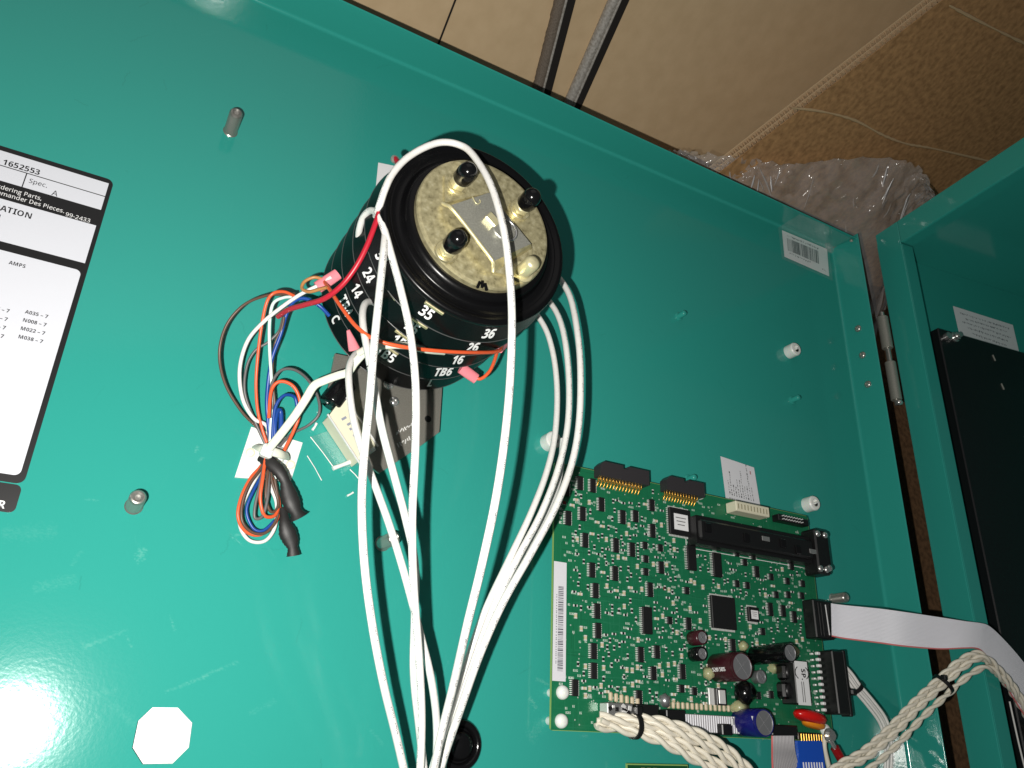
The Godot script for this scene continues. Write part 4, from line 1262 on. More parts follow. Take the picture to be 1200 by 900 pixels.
		hd.prism(poly_mm(prof), 1.7 * MM, 10 * MM)
		var ho := make("pin_header", hd, mat("header_plastic", Color(0.20, 0.19, 0.20), 0.45), t)
		var n := int(w / 2.9)
		for i in n:
			for row in 2:
				var pn := MB.new()
				var x: float = r[0] + 2.4 + i * (w - 4) / n
				pn.tube([V(x, y0 + 0.5, 6.2 - row * 2.5), V(x - 0.1, y0 - 2.2 - row * 1.2, 6.0 - row * 2.5), V(x - 0.2, y0 - 3.2 - row * 2.6, 1.7)], 0.45 * MM, 6)
				make("gold_pin", pn, M("gold_pin"), ho)
	# white plug at the top
	var wpq := [157.5, 159.9, 192.8, 165.9]
	taken.append(Rect2(wpq[0], wpq[1], wpq[2] - wpq[0], 40))
	var wp := box_on("white_plug", "cream_plug", t, [wpq[0], wpq[1], wpq[2], wpq[3] + 2], 1.7, 13, 0.6)
	for i in 10:
		box_part("slot", mat("slot_dark", Color(0.62, 0.60, 0.50), 0.6), wp, V(-(wpq[2] - wpq[0]) / 2 + 2.4 + i * (wpq[2] - wpq[0] - 4) / 9.5, -0.2, 5.72), Vector3(1.0, wpq[3] - wpq[1] - 2, 0.3), 0.0)
	# black header right of it with two rows of pins
	var hq := [206.8, 160.6, 240.7, 166.0]
	var bh := box_on("pin_header", "black_plastic", t, hq, 1.7, 9, 0.5)
	for i in 8:
		for row in 2:
			box_part("gold_pin", M("tin"), bh, V(-(hq[2] - hq[0]) / 2 + 4 + i * 3.0, -1.2 + row * 2.6, 4.6), Vector3(0.7, 0.7, 2.6), 0.1)
	# long black connector across the top right
	var cq := [116.9, 135.6, 232.9, 152.0]
	var y1: float = 150.0
	var y0c: float = 129.0
	var lc := MB.new()
	var x0: float = cq[0]
	lc.prism(poly_mm([Vector2(x0, y0c), Vector2(236, y0c), Vector2(236, y1), Vector2(x0, y1)]), 1.7 * MM, 12 * MM)
	lc.box(V((x0 + 236) / 2, (y0c + y1) / 2, 13.6), Vector3(236 - x0 - 1.5, 15, 4) * MM, 1.4 * MM)
	var lo := make("long_connector", lc, M("black_plastic"), t)
	for p in [[x0 + 66, 141.0], [x0 + 117, 138.0]]:
		box_part("glint_plate", M("bright_steel"), lo, V(p[0], p[1], 15.9), Vector3(8, 3.6, 0.6), 0.2)  # bright plates stand in for two glints on the black housing
	for p in [[x0 + 8, 141.0], [x0 + 46, 139.0], [x0 + 100, 137.0], [x0 + 84, 140.0]]:
		box_part("moulded_boss", M("black_gloss"), lo, V(p[0], p[1], 15.9), Vector3(6, 7, 1.8), 0.6)
	box_part("white_outline", M("white_print"), lo, V((x0 + 236) / 2, y0c - 1.4, 1.72), Vector3(236 - x0, 0.5, 0.12), 0.0)
	box_part("white_outline", M("white_print"), lo, V(x0 - 1.5, (y0c + y1) / 2, 1.72), Vector3(0.5, y1 - y0c, 0.12), 0.0)
	var fl := MB.new()
	fl.box(V(244, 139, 9.5), Vector3(14, 36, 15) * MM, 1.2 * MM)
	fl.box(V(253, 139, 9.5), Vector3(5, 30, 11) * MM, 1.6 * MM)
	var fo := make("connector_flange", fl, M("black_plastic"), t)
	for p in [[238.6, 125.0], [245.6, 125.0], [240, 153.0], [248.6, 153.0], [249.0, 126.5]]:
		var s := MB.new()
		s.lathe(Vector3.ZERO, [Vector2(0, 0), Vector2(2.6, 0), Vector2(2.4, 1.2), Vector2(1.2, 1.7), Vector2(0, 1.5)].map(func(u): return u * MM), 16, Basis(), true)
		make("flange_screw", s, M("bright_steel"), fo, V(p[0], p[1], 17))
	taken.append(Rect2(x0 - 3, y0c - 3, 130, 48))
	# ribbon connector at the right edge
	var rq := [230.4, 72.2, 250.8, 101.1]
	taken.append(Rect2(rq[0] - 2, rq[1] - 2, 40, rq[3] - rq[1] + 4))
	var rc := box_on("ribbon_socket", "black_plastic", t, rq, 1.7, 13, 0.8)
	box_part("white_line", M("white_print"), rc, V(3.6, 0, 5.75), Vector3(0.9, rq[3] - rq[1] - 6, 0.2), 0.0, Basis(Vector3.BACK, 0.03))
	for i in 2:
		box_part("socket_rib", M("chip_black"), rc, V(-5.0 + 3.2 * i, 0, 5.7), Vector3(1.0, rq[3] - rq[1] - 4, 0.8), 0.2)
	# two-row plug with white crimp ends below it
	var pq := [241.3, 18.6, 252.3, 63.8]
	taken.append(Rect2(pq[0] - 22, pq[1] - 3, 70, pq[3] - pq[1] + 6))
	var pl := box_on("terminal_plug", "black_plastic", t, [pq[0], pq[1], pq[2] + 2, pq[3]], 1.7, 16, 0.8)
	box_part("plug_step", M("chip_black"), pl, V((pq[2] - pq[0]) / 2 + 2.6, 0, 2.0), Vector3(3.4, pq[3] - pq[1] + 2, 9), 0.6)
	var nrow := 10
	for i in nrow:
		var y: float = pq[1] + 3 + i * (pq[3] - pq[1] - 5) / (nrow - 1)
		box_part("crimp_end", M("white_print"), t, V(pq[0] - 3.4, y, 5.2), Vector3(3.2, 2.2, 3.2), 0.5)
		box_part("crimp_end", M("tin"), t, V(pq[0] - 8.2, y - 0.6, 3.6), Vector3(2.0, 1.5, 3.0), 0.4)
	# fat capacitors
	var standing := func(called: String, top: Vector3, r: float, body: String) -> MeshInstance3D:
		return can(called, t, Vector3(top.x, top.y, 1.6 * MM), top, r, body)
	var c1: MeshInstance3D = standing.call("fat_capacitor", V(137.5, 44.8, 27), 9.6, "cap_maroon")
	var side := Vector3(-0.97, -0.2, 0).normalized()
	var c1t := V(137.5, 44.8, 27)
	write("250 202", 2.6, M("white_print"), c1, Vector3(c1t.x, c1t.y, 0.014) + side * 0.0097, Basis(Vector3.BACK, -side.cross(Vector3.BACK), side), 0, "Droid Sans", false, 0.6)
	standing.call("fat_capacitor", V(155.8, 10, 25), 9.0, "cap_blue")
	for p in [V(136, 9.7, 15), V(148, 11.8, 22)]:
		box_part("printed_mark", M("white_print"), t, p, Vector3(1.2, 4.2, 0.9), 0.0)
	standing.call("fat_capacitor", V(174.9, 55.9, 36), 6.6, "black_gloss")
	standing.call("small_capacitor", V(115.7, 63, 13), 5.0, "cap_maroon")
	standing.call("small_capacitor", V(115.7, 52.3, 12), 4.8, "black_gloss")
	standing.call("small_capacitor", V(173.5, 40.9, 9), 4.6, "cap_top")
	for g in [[V(163.4, 61.6, 3), Vector3(5, 5, 4), 1], [V(214.7, 61.3, 3), Vector3(5.5, 6, 5), 2], [V(127.3, 40.6, 4), Vector3(5, 6, 6), 3], [V(154.6, 19.7, 4), Vector3(11, 5.5, 5), 4], [V(194.9, 48.4, 1.5), Vector3(10, 5, 1.6), 5]]:
		blob("glue_blob", "glue", t, g[0], g[1] * 0.75, g[2])
	# regulator, coils, relays
	var rg := [127.3, 20.2, 141.2, 31.1]
	var ro := box_on("regulator", "black_plastic", t, [rg[0] + 5, rg[1], rg[2], rg[3]], 1.7, 6, 0.4)
	box_part("metal_tab", M("tin"), ro, V(-(rg[2] - rg[0]) / 2 + 0.6, 0, -1.4), Vector3(5.5, rg[3] - rg[1], 1.4), 0.2)
	var ring := MB.new()
	ring.box(V(0, 0, 2.3), Vector3(6, 9, 0.6) * MM, 0.25 * MM)
	make("clip", ring, M("tin"), ro)
	blob("coil", "black_gloss", t, V(159.6, 29.4, 5), Vector3(9, 8, 6), 8)
	for q in [[194.8, 40.1, 208.0, 51.2], [193.0, 27.1, 206.1, 38.7]]:
		var k := box_on("relay_block", "black_gloss", t, q, 1.7, 10, 1.6)
		var dm := MB.new()
		dm.lathe(V(0, 0, 4), [Vector2(5.2, 0), Vector2(4.8, 1), Vector2(3.4, 1.9), Vector2(0, 2.3)].map(func(u): return u * MM), 22, Basis(), true)
		make("dome", dm, M("black_plastic"), k)
	var lq := [198.3, 23.8, 212.0, 52.7]
	var lk := box_on("labelled_block", "black_plastic", t, lq, 1.7, 17, 0.8)
	box_part("paper_label", M("paper"), lk, V(0, 0, 7.75), Vector3(lq[2] - lq[0] - 1, lq[3] - lq[1] + 1, 0.2), 0.0)
	write("SP.", 4.2, M("black_print"), lk, V(1.6, (lq[3] - lq[1]) / 2 - 8.5, 7.9), Basis(Vector3.BACK, -PI / 2), 0, "Droid Sans", true)
	var arc := MB.new()
	for s in [-1.0, 1.0]:
		var pts := []
		for i in 12:
			var a: float = -0.9 + i * 0.164
			pts.append(V(cos(a) * 7.5 * s * 0.9 , sin(a) * 5.0 + (lq[3] - lq[1]) / 2 - 7.5, 7.95))
		arc.tube(pts, 0.32 * MM, 6)
	make("logo_arc", arc, M("black_print"), lk)
	for i in 2:
		box_part("fine_print", M("chip_print"), lk, V(-1.2 + i * 2.0, -6, 7.88), Vector3(0.7, 14, 0.06), 0.0)
	# discs at the foot of the block
	for d in [[V(217.9, 16, 9), Vector3(15, 4.2, 8), "red_disc"], [V(223, 11.6, 7), Vector3(10.5, 3.4, 6), "orange_disc"]]:
		var b := MB.new()
		b.lathe(Vector3.ZERO, [Vector2(0, -1), Vector2(0.6, -0.92), Vector2(0.9, -0.6), Vector2(1, 0), Vector2(0.9, 0.6), Vector2(0.6, 0.92), Vector2(0, 1)], 32, Basis(), true)
		var q := Basis(Vector3(d[1].x, 0, 0) * MM, Vector3(0, 0, d[1].z) * MM, Vector3(0, -d[1].y, 0) * MM)
		var mb := MB.new()
		for i in b.v.size():
			mb.v.append(Basis(Vector3.BACK, -0.16) * (q * b.v[i]))
			mb.n.append((Basis(Vector3.BACK, -0.16) * (q.inverse().transposed() * b.n[i])).normalized())
			mb.t.append(Vector2.ZERO)
		make("disc_component", mb, M(d[2]), t, d[0])
	# bottom row: terminals, sockets
	for i in 6:
		box_part("terminal_tip", M("ceramic"), t, V(44.5 + i * 4.3, 21.5 - i * 0.5, 2.6), Vector3(2.6, 5.4, 2.4), 0.7)
	for i in 17:
		box_part("terminal_tip", M("ceramic"), t, V(92 + i * 4.1, 18.6, 2.4), Vector3(2.3, 4.4, 2.2), 0.6)
	var sh := MB.new()
	sh.box(V(0, 0, 5), Vector3(20, 17, 9) * MM, 0.6 * MM)
	var so := make("shield_can", sh, M("bright_steel"), t, V(46, 9, 1.6))
	rng.seed = 19
	for i in 18:
		box_part("can_slot", M("chip_black") if i % 2 else M("tin"), so, V(rng.randf_range(-8.5, 8.5), rng.randf_range(-7, 7), 9.6), Vector3(rng.randf_range(1, 4), rng.randf_range(0.8, 3), 0.5), 0.1, Basis(Vector3.BACK, rng.randf_range(-0.8, 0.8)))
	box_on("wire_plug", "black_plastic", t, [58, 1, 76, 18], 1.7, 12, 0.6)
	box_on("wire_plug", "black_plastic", t, [84, 9, 100, 16], 1.7, 10, 0.6)
	box_on("ribbon_socket", "ribbon_dull", t, [98, 2.5, 152, 13.5], 1.7, 6, 0.4)
	for i in 26:
		box_part("rib", M("ribbon_grey"), t, V(99.5 + i * 2.02, 8, 6.1), Vector3(0.8, 10.5, 0.5), 0.1)
	box_on("ribbon_socket", "black_plastic", t, [176.7, 2.5, 201.7, 9.5], 1.7, 11, 0.6)
	box_on("ribbon_socket", "black_plastic", t, [130.6, 1.3, 139.9, 8.4], 1.7, 11, 0.6)
	var hp := [208.2, 0.4, 232.0, 5.4]
	box_on("pin_header", "black_plastic", t, hp, 1.7, 5, 0.4)
	for i in 9:
		box_part("gold_pin", M("gold_pin"), t, V(hp[0] + 2 + i * (hp[2] - hp[0] - 3) / 8.0, hp[1] + 1.5, 6.0), Vector3(0.8, 5.5, 1.0), 0.2)
	blob("blue_dome", "cap_top", t, V(89.3, 21.1, 2), Vector3(4.2, 4.6, 3.4), 15)
	# barcode strip at the left edge
	var st := MB.new()
	st.quad(V(0.6, 28.5, 1.75), V(10.6, 28.5, 1.75), V(10.6, 103, 1.75), V(0.6, 103, 1.75), true)
	make("barcode_strip", st, mat("strip_print", Color.WHITE, 0.5, 0.0, {"albedo_texture": strip_tex()}), t)
	for p in [V(8.3, 144, 1.8), V(93.4, 95.1, 1.8)]:
		box_part("red_dot", mat("red_dot", Color(0.45, 0.10, 0.08), 0.5), t, p, Vector3(2.6, 2.2, 0.3), 0.1)
	# small parts by the hundred: resistors, ceramic capacitors
	taken.append(Rect2(150, 0, 110, 62))
	rng.seed = 303
	var lists := {"a": [], "b": []}
	var tries := 0
	while lists.a.size() + lists.b.size() < 290 and tries < 9000:
		tries += 1
		var p := Vector2(rng.randf_range(13, 240), rng.randf_range(20, 166))
		if p.x > 110 and rng.randf() < 0.35: continue
		p = (p / 1.1).round() * 1.1
		var vert := rng.randf() < 0.65
		var box := Rect2(p.x - 1.6, p.y - 1.8, 3.2, 3.6)
		var free := true
		for r in taken:
			if r.intersects(box):
				free = false
				break
		if not free: continue
		taken.append(box.grow(0.1))
		lists["a" if rng.randf() < 0.62 else "b"].append(Transform3D(Basis(Vector3.BACK, PI / 2 if vert else 0.0), V(p.x, p.y, 1.6)))
	for kind in [["a", "resistors", 2.1, 1.35, 0.6, "dark_resistor"], ["b", "ceramic_capacitors", 2.3, 1.7, 1.2, "ceramic"]]:
		var body := MB.new()
		body.box(V(0, 0, kind[4] / 2), Vector3(kind[2], kind[3], kind[4]) * MM, 0.08 * MM)
		var ends := MB.new()
		for s in [-1.0, 1.0]:
			ends.box(V(s * (kind[2] / 2 + 0.2), 0, kind[4] / 2), Vector3(0.8, kind[3] + 0.1, kind[4] + 0.12) * MM, 0.08 * MM)
		for pair in [[body, M(kind[5]), kind[1]], [ends, M("tin"), kind[1] + "_ends"]]:
			var mm := MultiMesh.new()
			mm.transform_format = MultiMesh.TRANSFORM_3D
			mm.mesh = pair[0].done(pair[1])
			mm.instance_count = lists[kind[0]].size()
			for i in mm.instance_count:
				mm.set_instance_transform(i, lists[kind[0]][i])
			var mi := MultiMeshInstance3D.new()
			mi.name = pair[2]
			mi.multimesh = mm
			t.add_child(mi, true)
			mi.set_meta("kind", "stuff")
	# corner of a second board at the very bottom
	var b2 := thing("second_board", "top edge of another green circuit board at the bottom of the picture", "circuit board", V(334, -75, 10))
	var be := MB.new()
	be.prism(rect(0, 0, 50, 57.5), 0, 1.5 * MM)
	make("board", be, M("board_edge"), b2)
	box_part("printed_face", M("board_green"), b2, V(25, 28.7, 1.6), Vector3(49, 56, 0.2), 0.0)
	for i in 3:
		box_part("terminal_tip", M("ceramic"), b2, V(12 + i * 5, 54, 2.4), Vector3(3, 2.4, 1.6), 0.4)

func strip_tex() -> ImageTexture:
	var im := Image.create(64, 420, false, Image.FORMAT_RGB8)
	im.fill(Color(0.86, 0.86, 0.88))
	rng.seed = 21
	var y := 90
	while y < 390:
		var k := rng.randi_range(1, 4)
		im.fill_rect(Rect2i(24, y, 26, k), Color(0.32, 0.32, 0.36))
		y += k + rng.randi_range(2, 4)
	y = 120
	while y < 360:
		im.fill_rect(Rect2i(14, y, 5, 4), Color(0.55, 0.55, 0.58))
		y += rng.randi_range(6, 11)
	return ImageTexture.create_from_image(im)

# ---------------------------------------------------------------- white leads of the switch
func leads() -> void:
	var g := "white leads of the rotary switch"
	wire("white_lead", "white lead arching over the top and across the end plate of the switch", "printed_wire", [V(105.3, 257.7, 92), V(99.8, 255.1, 108), V(98.1, 254.9, 118), V(98.7, 262.7, 122), V(101.5, 273.5, 123), V(107.4, 285.2, 124), V(115.9, 295.2, 126), V(125.4, 302.3, 128), V(134.6, 303, 131), V(141.4, 295, 137), V(148.9, 269.5, 148), V(154, 237.8, 156), V(157.6, 211.1, 158), V(160.1, 186.3, 158), V(161.1, 155.3, 157), V(160.7, 125.3, 155), V(159.9, 95.6, 150), V(159.3, 66.1, 140), V(161.3, 43.4, 125), V(168, 18.9, 100), V(172.5, -7.3, 78), V(176.9, -34.5, 60)], 2.0, "wire", g)
	wire("white_lead", "white lead hooped over the switch shoulder and falling straight down in front of number 35", "printed_wire", [V(102.5, 255.2, 70), V(97.3, 257.1, 86), V(95.9, 259.2, 98), V(97.6, 257.1, 108), V(100.8, 246.1, 116), V(107.3, 224.7, 120), V(113.8, 201.5, 124), V(119.8, 179.3, 126), V(125, 153.4, 126), V(129.4, 124.3, 122), V(134.3, 88.9, 114), V(142.1, 59.2, 104), V(153.3, 29.9, 90), V(164.2, -0.1, 74), V(171.8, -38.2, 60)], 2.0, "wire", g)
	wire("white_lead", "white lead dropping straight from the shoulder hoop, nearest the number 24", "printed_wire", [V(103.7, 241.7, 116), V(102.2, 221.7, 122), V(101.4, 194.2, 126), V(101.3, 164.8, 128), V(102.9, 139.1, 126), V(105.2, 115.8, 120), V(109.3, 93.6, 112), V(116.4, 68, 104), V(125.9, 42.7, 96), V(137.9, 17.6, 86), V(153.3, -8, 72), V(169.9, -38.4, 58)], 2.0, "wire", g)
	wire("white_lead", "white lead with printed code bending up beside the letters TB4", "white_wire", [V(120.9, 222.5, 66), V(115, 222.4, 72), V(108.3, 215.9, 80), V(105.4, 206.3, 86), V(105.3, 193.5, 92), V(107.4, 177.8, 98), V(111.4, 158.8, 102), V(118, 136.9, 102), V(127.5, 117.3, 98), V(139.6, 94.1, 92), V(147.8, 74.4, 88), V(151.7, 50.2, 84), V(157.1, 22.9, 76), V(167.9, -4, 64), V(179.8, -38.8, 54)], 2.0, "wire", g)
	wire("white_lead", "white lead curling out from under the switch beside the cream cable tie", "white_wire", [V(123.8, 206.2, 44), V(114.6, 197.6, 52), V(109.3, 185.3, 60), V(108.6, 171.3, 66), V(111.7, 149.8, 72), V(117.9, 130.5, 76), V(125.6, 112.3, 80), V(135.5, 91, 82), V(146.4, 66.5, 82), V(158.3, 41, 78), V(169.7, 19.8, 70), V(179.8, -3.8, 58), V(186.2, -39.6, 46)], 2.0, "wire", g)
	wire("white_lead", "white lead leaving the right side of the switch, outermost of the right bundle", "printed_wire", [V(243.2, 299.8, 50), V(246.6, 287, 62), V(249.4, 268, 72), V(249.7, 240.5, 80), V(249.8, 211.3, 84), V(247.9, 175.5, 86), V(241.8, 146.4, 88), V(228.5, 116.5, 92), V(212.5, 88.5, 94), V(197.1, 60.2, 92), V(189.3, 34.8, 84), V(186.7, 8.6, 70), V(185.6, -17.7, 54), V(184.8, -39.6, 46)], 2.1, "wire", g)
	wire("white_lead", "white lead with black print in the middle of the right bundle", "printed_wire", [V(239.9, 286.7, 42), V(246.1, 272, 52), V(249, 255.7, 60), V(250.2, 234.1, 66), V(250.5, 204.8, 70), V(247, 173.4, 74), V(238, 143, 78), V(224.5, 113, 82), V(208.8, 84.9, 84), V(196, 56.8, 82), V(189.3, 29.1, 74), V(186, 4.5, 62), V(184.7, -19.9, 50), V(182.4, -39.7, 44)], 2.0, "wire", g)
	wire("white_lead", "white lead nearest the switch face, leftmost of the right bundle", "white_wire", [V(232.3, 275.6, 40), V(239.5, 262.7, 46), V(244.5, 246.9, 52), V(247.9, 224.9, 56), V(247.8, 198.7, 60), V(242.7, 168.1, 66), V(233.4, 141, 72), V(220, 113.1, 78), V(205.1, 84.8, 82), V(192, 56.4, 82), V(185.7, 30.8, 76), V(182.5, 6.4, 66), V(180.7, -15.7, 56), V(178.8, -39.3, 48)], 1.95, "wire", g)
	wire("white_lead", "white lead hidden mostly behind the right bundle, lowest against the door", "white_wire", [V(259.1, 174.6, 50), V(253.7, 146.5, 54), V(242.3, 121.8, 58), V(224.4, 90.3, 62), V(210.6, 61.6, 62), V(201.9, 35.1, 56), V(196.5, 4.8, 46), V(193.8, -16.3, 38), V(194.5, -41, 32)], 2.1, "wire", g)
	# print on two of them, each letter on the side that faces out
	for p in [["CS-H0799", [V(105.1, 176.5, 104.4), V(113.3, 145.4, 106.6)]]]:
		var a: Vector3 = p[1][0]
		var b: Vector3 = p[1][1]
		var d := (b - a).normalized()
		var z := (Vector3(-0.25, -0.35, 1.0) - d * d.dot(Vector3(-0.25, -0.35, 1.0))).normalized()
		var o := write(p[0], 2.3, M("black_print"), self, (a + b) / 2 - z.cross(d) * 1.1 * MM - z * 0.0011, Basis(d, z.cross(d), z), 0, "Droid Sans", false, 0.9, "wire_lettering")
		tag(o, "black printed code on the white lead beside TB4", "lettering")
	# cream end of cable tie round the switch
	var r := MB.new()
	r.tube(smooth([V(112.2, 192, 64), V(116, 193.8, 70), V(122.8, 194.8, 76), V(134.7, 197.2, 78), V(148.5, 199.1, 76), V(161.8, 204.1, 70)]), 2.2 * MM, 10, 0.7)
	tag(make("cream_sleeve", r, M("tie_cream")), "pale sleeve crossing the switch just under the number 15", "sleeve", "")
	wire("red_lead", "red lead curving down the left shoulder of the switch", "red_wire", [V(108.9, 303.5, 100), V(110.2, 296.2, 104), V(107.6, 285.7, 108), V(103, 271, 112), V(100.2, 258.3, 114), V(98.2, 245.3, 114), V(96.3, 232.7, 110), V(93.5, 221.7, 104), V(89.2, 212.8, 96), V(83.5, 208, 86), V(77, 209, 72), V(71, 210.6, 58), V(68.1, 210.9, 46)], 1.5)
	var rl := MB.new()
	rl.lathe(V(108.9, 302.9, 100), [Vector2(1.2, -1), Vector2(2.6, -0.6), Vector2(2.6, 0.6), Vector2(1.2, 1)].map(func(u): return u * MM), 20, Basis(), true)
	tag(make("crimp_eye", rl, M("dull_steel")), "small crimp eye at the upper end of the red lead", "terminal")
	wire("orange_lead", "bright orange lead stretched across the switch from its left side to the pink sleeves", "orange_wire", [V(87.9, 233.4, 60), V(89.9, 221.2, 72), V(94.3, 208, 82), V(101.5, 193.4, 92), V(110.7, 185.8, 98), V(124.6, 184.7, 100), V(145.1, 188.6, 98), V(168.4, 196.3, 92), V(192, 208.1, 80), V(199.4, 217, 72), V(206.7, 229.3, 62)], 1.1)
	wire("orange_lead", "short orange lead doubling back between the two pink sleeves", "orange_wire", [V(194.5, 211.1, 76), V(197.6, 208.3, 66), V(198.4, 204.6, 58), V(195.6, 201.4, 52), V(190.5, 202.7, 50)], 1.1)
	for s in [[[V(85, 229.5, 58), V(94.6, 239.8, 62)], "pink terminal sleeve at the left side of the switch"], [[V(181.6, 205.5, 52), V(193.6, 201.7, 50)], "pink terminal sleeve hanging below TB6"], [[V(198.1, 216.3, 70), V(210.1, 230.7, 58)], "small pink terminal sleeve beside the number 26"], [[V(103, 201.5, 70), V(110, 195, 62)], "pointed pink sleeve below the letter C"]]:
		var b := MB.new()
		var taper := 1.0 if s[1].begins_with("pointed") else 3.6
		b.tube([s[0][0], s[0][0].lerp(s[0][1], 0.5), s[0][1]], [taper * MM, (taper * 0.5 + 1.8) * MM, 3.4 * MM], 12, 0.55, Vector3(-0.2, -0.3, 0.9))
		tag(make("pink_sleeve", b, M("pink_sleeve")), s[1], "terminal sleeve", "pink terminal sleeves")

# ---------------------------------------------------------------- thin wire harness with its tie
func harness() -> void:
	var g := "thin wires of the tied bundle"
	var list := [
		["brown_wire", "thin brown wire making the widest loop at the left of the bundle", 0.85, [V(76, 231.5, 40), V(68.5, 227.6, 42), V(59.2, 223.5, 42), V(49, 215.1, 40), V(42.9, 202.8, 34), V(43, 187.6, 28), V(50.2, 173.8, 20), V(62.5, 161.8, 14), V(74.3, 154.5, 10), V(83.2, 145.3, 8)]],
		["white_wire", "thin white wire sweeping down the left of the bundle from the pink sleeve", 1.15, [V(90.9, 236.3, 62), V(84.8, 230.6, 58), V(77.2, 225.4, 52), V(69.1, 217.3, 46), V(61.6, 208.7, 38), V(56.3, 198.5, 30), V(55.8, 183.4, 24), V(61, 168.6, 18), V(69.7, 159.2, 14), V(78.5, 156.4, 12), V(83.3, 143.5, 9)]],
		["orange_wire", "thin orange wire descending in the left half of the bundle", 0.95, [V(75.5, 227.7, 44), V(69, 227.5, 46), V(63.1, 224.5, 46), V(61, 219, 42), V(61.6, 205.7, 36), V(63.9, 190.4, 28), V(66.5, 177.1, 22), V(70.9, 164.1, 16), V(76.5, 153.3, 12), V(82.6, 143.1, 10)]],
		["pale_wire", "thin pale green white wire straight down the middle of the bundle", 0.95, [V(75.9, 228.2, 42), V(69.6, 225.2, 43), V(64.7, 220.1, 42), V(65.3, 209.8, 38), V(69, 195.7, 32), V(73.9, 180.2, 26), V(78.2, 165.1, 18), V(82.4, 142.7, 11)]],
		["blue_wire", "thin blue wire from the switch running down the right of the bundle", 1.15, [V(96, 217.9, 50), V(88.8, 221.6, 52), V(80.9, 224.7, 50), V(75.6, 223.3, 46), V(73.6, 217, 40), V(73.3, 206, 34), V(71.9, 192.6, 28), V(73.1, 178.7, 22), V(76.1, 165.3, 16), V(83.5, 143.3, 10)]],
		["grey_wire", "thin grey wire crossing behind the orange one to the left", 0.85, [V(76.4, 225.2, 34), V(73.1, 217.3, 34), V(72.4, 208.9, 32), V(67.9, 202, 28), V(62.3, 196.6, 24), V(59.9, 187.1, 20), V(62.1, 172.8, 16), V(70.7, 159, 12), V(81.9, 144, 8)]],
		["grey_wire", "thin grey wire looping out to the right of the bundle and back", 0.9, [V(76.6, 162.8, 24), V(74.5, 176.5, 26), V(77.5, 185.8, 28), V(85, 188.8, 28), V(94.6, 186.6, 24), V(103.5, 179.8, 18), V(107.5, 171.5, 12), V(103.3, 164.1, 8), V(93.6, 156.1, 6), V(86.4, 143.9, 6)]],
		["orange_wire", "thin orange wire arching right of the bundle beside the tie tail", 1.05, [V(76.2, 156.7, 26), V(74.6, 172.6, 28), V(78.1, 178.6, 30), V(85.6, 177.8, 30), V(91.2, 171.2, 28), V(93.1, 162.2, 24), V(92.3, 154.2, 20), V(90.1, 142.9, 12)]],
		["blue_wire", "thin blue wire in a small loop beside the tie tail", 1.0, [V(81.9, 144.8, 18), V(79.4, 164, 22), V(82.5, 172.7, 24), V(89.2, 174.4, 22), V(92.2, 168.7, 20)]],
		["blue_wire", "thick short blue wire doubled up above the tie", 1.5, [V(83.3, 145.1, 18), V(81.1, 156.1, 20), V(81.3, 164.1, 20), V(83.6, 163.9, 19), V(85.5, 153.4, 18)]],
		["tan_wire", "tan wire looping out of the pink sleeve at the left of the switch", 1.0, [V(86.7, 234.7, 60), V(82.1, 235.4, 58), V(77.6, 232.1, 56), V(76.8, 227.3, 56), V(80.2, 224.1, 60), V(84.8, 224.3, 66), V(87.6, 224.3, 70)]],
		["brown_wire", "thin dark brown wire close along the blue wire in the bundle", 0.85, [V(72.4, 214.9, 40), V(72.9, 209, 36), V(71.7, 200, 30), V(74.3, 183.7, 24), V(79.7, 168.1, 18), V(85.5, 143.6, 10)]],
		["orange_wire", "orange wire of the outermost loop hanging below the tie", 1.0, [V(81, 141.1, 12), V(78.6, 131.9, 14), V(74, 123.8, 15), V(70.8, 112.3, 15), V(71, 101.5, 14), V(76.3, 94.6, 12), V(84.2, 93.5, 11), V(90.8, 99.3, 11), V(93.1, 107.8, 12), V(90.2, 118.1, 13), V(84, 130.1, 13), V(82.4, 141.4, 12)]],
		["brown_wire", "brown wire looped just inside the outermost orange loop", 0.85, [V(81.8, 140.5, 15), V(77.8, 128.7, 18), V(73.1, 118.7, 19), V(71.4, 107.9, 18), V(73.3, 98.4, 17), V(80, 93.6, 15), V(87.5, 94.9, 14), V(91.9, 103.3, 14), V(91.1, 112.8, 15), V(85, 125.5, 16), V(83, 141, 14)]],
		["blue_wire", "thin blue wire in the lowest part of the hanging loops", 0.95, [V(82.6, 133.7, 12), V(76.8, 117, 14), V(75.1, 105.7, 13), V(80.1, 97, 12), V(85.9, 96, 12), V(91.5, 102.6, 12)]],
		["grey_wire", "grey wire making the narrow inner loop below the tie", 0.9, [V(79.4, 139.1, 18), V(78.8, 122.4, 20), V(78.2, 107.8, 19), V(79.5, 101, 18), V(83.4, 103.1, 18), V(84.1, 114.7, 19), V(82.2, 130.5, 18)]],
		["orange_wire", "orange wire crossing the inside of the hanging loops", 1.0, [V(79.2, 138.8, 19), V(79.4, 123.2, 21), V(80.2, 111.3, 20), V(84.3, 103.2, 18), V(90.2, 104.5, 16), V(92.1, 111.2, 14)]],
		["white_wire", "white wire whose loop hangs lowest under the bundle", 1.05, [V(83.7, 142.2, 10), V(77.8, 125.9, 9), V(73.5, 110.4, 8), V(73.9, 98.5, 7), V(80.3, 90.8, 7), V(88.7, 91.5, 7), V(92.9, 99.7, 8), V(91.5, 113.2, 9), V(85.6, 124.5, 10), V(84.8, 141.4, 10)]],
		["brown_wire", "dark brown wire in the right side of the hanging loops", 0.9, [V(82.4, 140, 17), V(82.1, 124.2, 19), V(83.7, 112.4, 18), V(88, 106.2, 16), V(91.4, 110.8, 15), V(87, 124.8, 16)]],
	]
